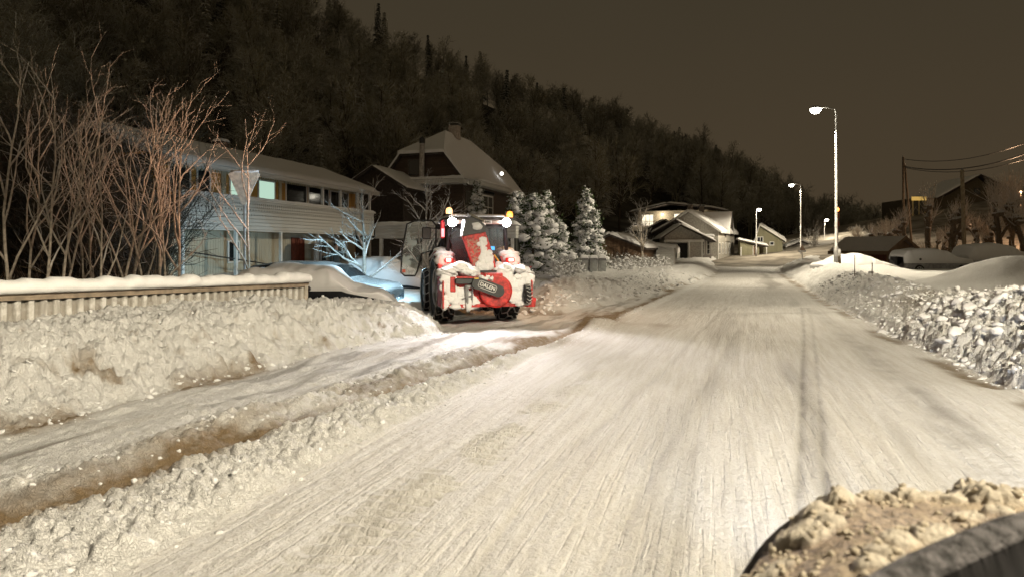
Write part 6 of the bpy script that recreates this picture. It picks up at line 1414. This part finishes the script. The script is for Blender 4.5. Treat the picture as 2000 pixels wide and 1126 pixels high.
# local frame: x right, y forward; origin shift so that old (u,v) = local + (.856, 1.589)
OU, OV = .854, 1.589
def hood_pt(u, v): return (u-OU, v-OV)
HM, hn = mat('frosted_bonnet'); f1 = hn.noise(hn.tc, 38, 6, .7); f2 = hn.noise(hn.tc, 5, 4); f3 = hn.noise(hn.tc, 110, 3, .6)
c = hn.mix(hn.ramp(f1, .36, .6), (.16, .13, .125), (.40, .32, .25)); c = hn.mix(hn.math('MULTIPLY', hn.ramp(f2, .42, .62), .7), c, (.50, .41, .29)); c = hn.mix(hn.math('MULTIPLY', hn.ramp(f3, .55, .7), .5), c, (.10, .085, .08))
ck = hn.new('ShaderNodeAttribute', attribute_name='clump').outputs['Fac']; c = hn.mix(ck, c, hn.mix(f3, (.52, .46, .37), (.68, .63, .54))); hn.set(hn.b, 'Base Color', c); hn.set(hn.b, 'Roughness', .8); bump(hn, hn.math('ADD', hn.math('MULTIPLY', f1, .014), hn.math('MULTIPLY', f3, .006)), 1.0)
CLUMP = snow_mat('dirty_clump', (.58, .51, .40), b1=.02, s1=45, b2=.008, s2=170)
uc, hwid, v0, v1 = .90, .96, .62, 2.62
nu_, nv_ = 420, 460
q = np.linspace(-1, 1, nu_)[:, None]; tt = np.linspace(0, 1, nv_)[None, :]
vfront = v0+.62+(v1-v0-.62)*np.sqrt(np.clip(1-np.abs(q)**3.2, 0, 1)); U = uc+q*hwid+0*tt; Vv = v0+(vfront-v0)*tt
edge_ = np.minimum((1-np.abs(q))*hwid+0*tt, (vfront-Vv)*.8+0*q)
Zh = 1.055-.10*(1-np.clip(edge_/.35, 0, 1))**2.2+.02*(1-q**2)-.05*tt**2+.020*np.exp(-((q+.62+.05*tt)/.10)**2)*(tt < .95)
crust = .010*fbm(U*10, Vv*10, 4, 201)+.005*fbm(U*45, Vv*45, 3, 203); cm = sstep(fbm(U*3.2, Vv*3.2, 3, 207), -.1, .4); Zh = Zh+crust*(.35+.65*cm)
def uv_at(px, py, z=1.06):
    Yw = (CAMZ-z)*F/(py-485); Xw = (px-1000)/F*Yw; dx, dy = Xw-1.35, Yw-1.2; c_, s_ = math.cos(R(20)), math.sin(R(20)); return dx*c_-dy*s_+OU, dx*s_+dy*c_+OV
CLP = ((1655, 968, .062, 1.0), (1612, 990, .06, .9), (1598, 1022, .07, .7), (1640, 1015, .05, .7), (1520, 1066, .05, .6), (1548, 1056, .04, .6), (1466, 1072, .025, .9), (1700, 968, .045, .7), (1740, 958, .055, .7), (1800, 952, .055, .8),
       (1840, 950, .04, .7), (1885, 955, .055, .7), (1925, 950, .065, .8), (1975, 960, .085, .85), (2030, 962, .08, .8), (1790, 1060, .06, .5), (1862, 1045, .06, .5), (1755, 1088, .05, .5), (1740, 1112, .045, .5), (1920, 1000, .04, .5), (1580, 1105, .025, .6), (1980, 990, .045, .6))
wx = .35*fbm(U*14, Vv*14, 3, 211); wy = .35*fbm(U*14+9, Vv*14, 3, 213); cf = np.zeros_like(Zh); big = fbm(U*9, Vv*9, 4, 215); sm = lumps(U*26+wx, Vv*26+wy, 217); sm2 = lumps(U*60+wx*2, Vv*60, 219)
for (px, py, r, k) in CLP:
    u0, v0_ = uv_at(px, py); d2 = ((U-u0)/(r*.95)+wx*.9)**2+((Vv-v0_)/(r*.72)+wy*.9)**2; cf = np.maximum(cf, .62*r*k*np.sqrt(np.clip(1-d2, 0, 1)))
has = sstep(cf, .0, .012)
Zh = Zh+cf*(1.0+.55*big)+has*(.007*sm+.006*sm2)+(1-has)*.004*sm2*cm
Pm = np.stack([U-OU, Vv-OV, Zh], -1); grid_mesh('bonnet', Pm, HM, ca_, attrs={'clump': np.clip(has*.9+.1*cm, 0, 1)})
rng = random.Random(31); m = MB()
for i in range(420):
    if i < 260:
        c0_ = rng.choice(CLP); u, v = uv_at(c0_[0], c0_[1]); a = rng.uniform(0, 6.28); q_ = c0_[2]*rng.uniform(.7, 1.7); u += math.cos(a)*q_; v += math.sin(a)*q_
    else: u, v = uv_at(rng.uniform(1440, 2060), rng.uniform(945, 1150))
    qq = (u-uc)/hwid
    if abs(qq) > .97 or v > v0+.62+(v1-v0-.62)*math.sqrt(max(0, 1-abs(qq)**3.2))-.03 or v < v0: continue
    iu = int(min(max((qq+1)/2*(nu_-1), 0), nu_-1)); vf = v0+.62+(v1-v0-.62)*math.sqrt(max(0, 1-abs(qq)**3.2)); iv = int(min(max((v-v0)/(vf-v0)*(nv_-1), 0), nv_-1))
    r = .002+.008*rng.random()**2.5; m.blob((u-OU, v-OV, float(Zh[iu, iv])+r*.3), (r*1.3, r*1.2, r), seed=i, rough=.5, sub=2)
m.build('snow_clumps', CLUMP, ca_, True)
# nose, wings and bumper below the bonnet edge
vs = []; fs = []; n = 72; prof = [(1.0, .95), (1.03, .88), (1.05, .72), (1.03, .5), (.98, .28)]
def rim(t):
    # outline from the left rear, round the nose, to the right rear
    if t < .22: return uc-hwid, v0+(.62)*t/.22
    if t > .78: return uc+hwid, v0+.62*(1-t)/.22
    q_ = math.sin((t-.5)/.28*math.pi/2); return uc+hwid*q_, v0+.62+(v1-v0-.62)*math.sqrt(max(0, 1-abs(q_)**3.2))
for i in range(n+1):
    u, v = rim(i/n); cu, cv = uc, v0+.5
    for (k, z) in prof: vs.append((uc+(u-uc)*k-OU, v0+(v-v0)*(1+(k-1)*.8)-OV, z))
for i in range(n):
    for j in range(4): fs.append((i*5+j, (i+1)*5+j, (i+1)*5+j+1, i*5+j+1))
m = MB(); m.add(vs, fs); m.build('wings', simple('dirty_dark_paint', (.06, .055, .055), .35, .2, dust=.4), ca_, True)
for sx in (-1, 1):
    m = MB(); m.box((uc+sx*.70-OU, v1-.36-OV, .74), (.34, .2, .15), rz=-sx*.5, bev=.05); m.build('headlight', glassm('headlight_lens', (.6, .6, .62), .1), ca_)
    link_light('headlight_beam', lamp_data('headlight_beam%d' % sx, 'SPOT', 1000 if sx > 0 else 330, (.84, .90, 1), .08, 50 if sx > 0 else 56, 1.0), (uc+sx*.66-OU, v1+.04-OV, .70), target=(uc+sx*.66-OU+(4.2 if sx > 0 else -1.2), v1+15-OV, .35 if sx > 0 else .1), parent=ca_)
    m = MB(); m.lathe([(.2, -.11), (.30, -.11), (.33, 0), (.30, .11), (.2, .11)], (uc+sx*(hwid-.12)-OU, v0+.9-OV, .33), 'X', 28); m.build('wheel', RUBBER, ca_, True)
m = MB(); m.box((uc-OU, v1-.02-OV, .62), (.8, .05, .18), bev=.02); m.build('grille', BLACK, ca_)
# windscreen foot: dark cowl edge curving through the corner, with a frosty rim
pts = [(1690, 1180), (1760, 1128), (1830, 1085), (1920, 1045), (2010, 1008), (2110, 985)]
P_ = []
for (px, py) in pts:
    z = 1.20; Yw = (CAMZ-z)*F/(py-485); Xw = (px-1000)/F*Yw; dx, dy = Xw-1.35, Yw-1.2; c_, s_ = math.cos(R(20)), math.sin(R(20)); P_.append(Vector((dx*c_-dy*s_, dx*s_+dy*c_, z)))
m = MB(); m.tube([p+Vector((0, 0, -.035)) for p in P_], [.035]*6, 12); m.build('cowl_edge', simple('frosty_rubber', (.10, .095, .10), .6, var=.85, scale=24, bmp=.02), ca_, True)
m = MB(); n = len(P_); vs = [tuple(p+Vector((.01, -.01, -.03))) for p in P_]+[tuple(p+Vector((.16, -.40, -.02))) for p in P_]+[tuple(p+Vector((.16, -.40, -.12))) for p in P_]+[tuple(p+Vector((.01, -.01, -.12))) for p in P_]
fs = [(k*n+i, k*n+i+1, ((k+1) % 4)*n+i+1, ((k+1) % 4)*n+i) for k in range(4) for i in range(n-1)]; m.add(vs, fs); m.build('cowl', simple('wet_black', (.012, .012, .013), .25), ca_, True)
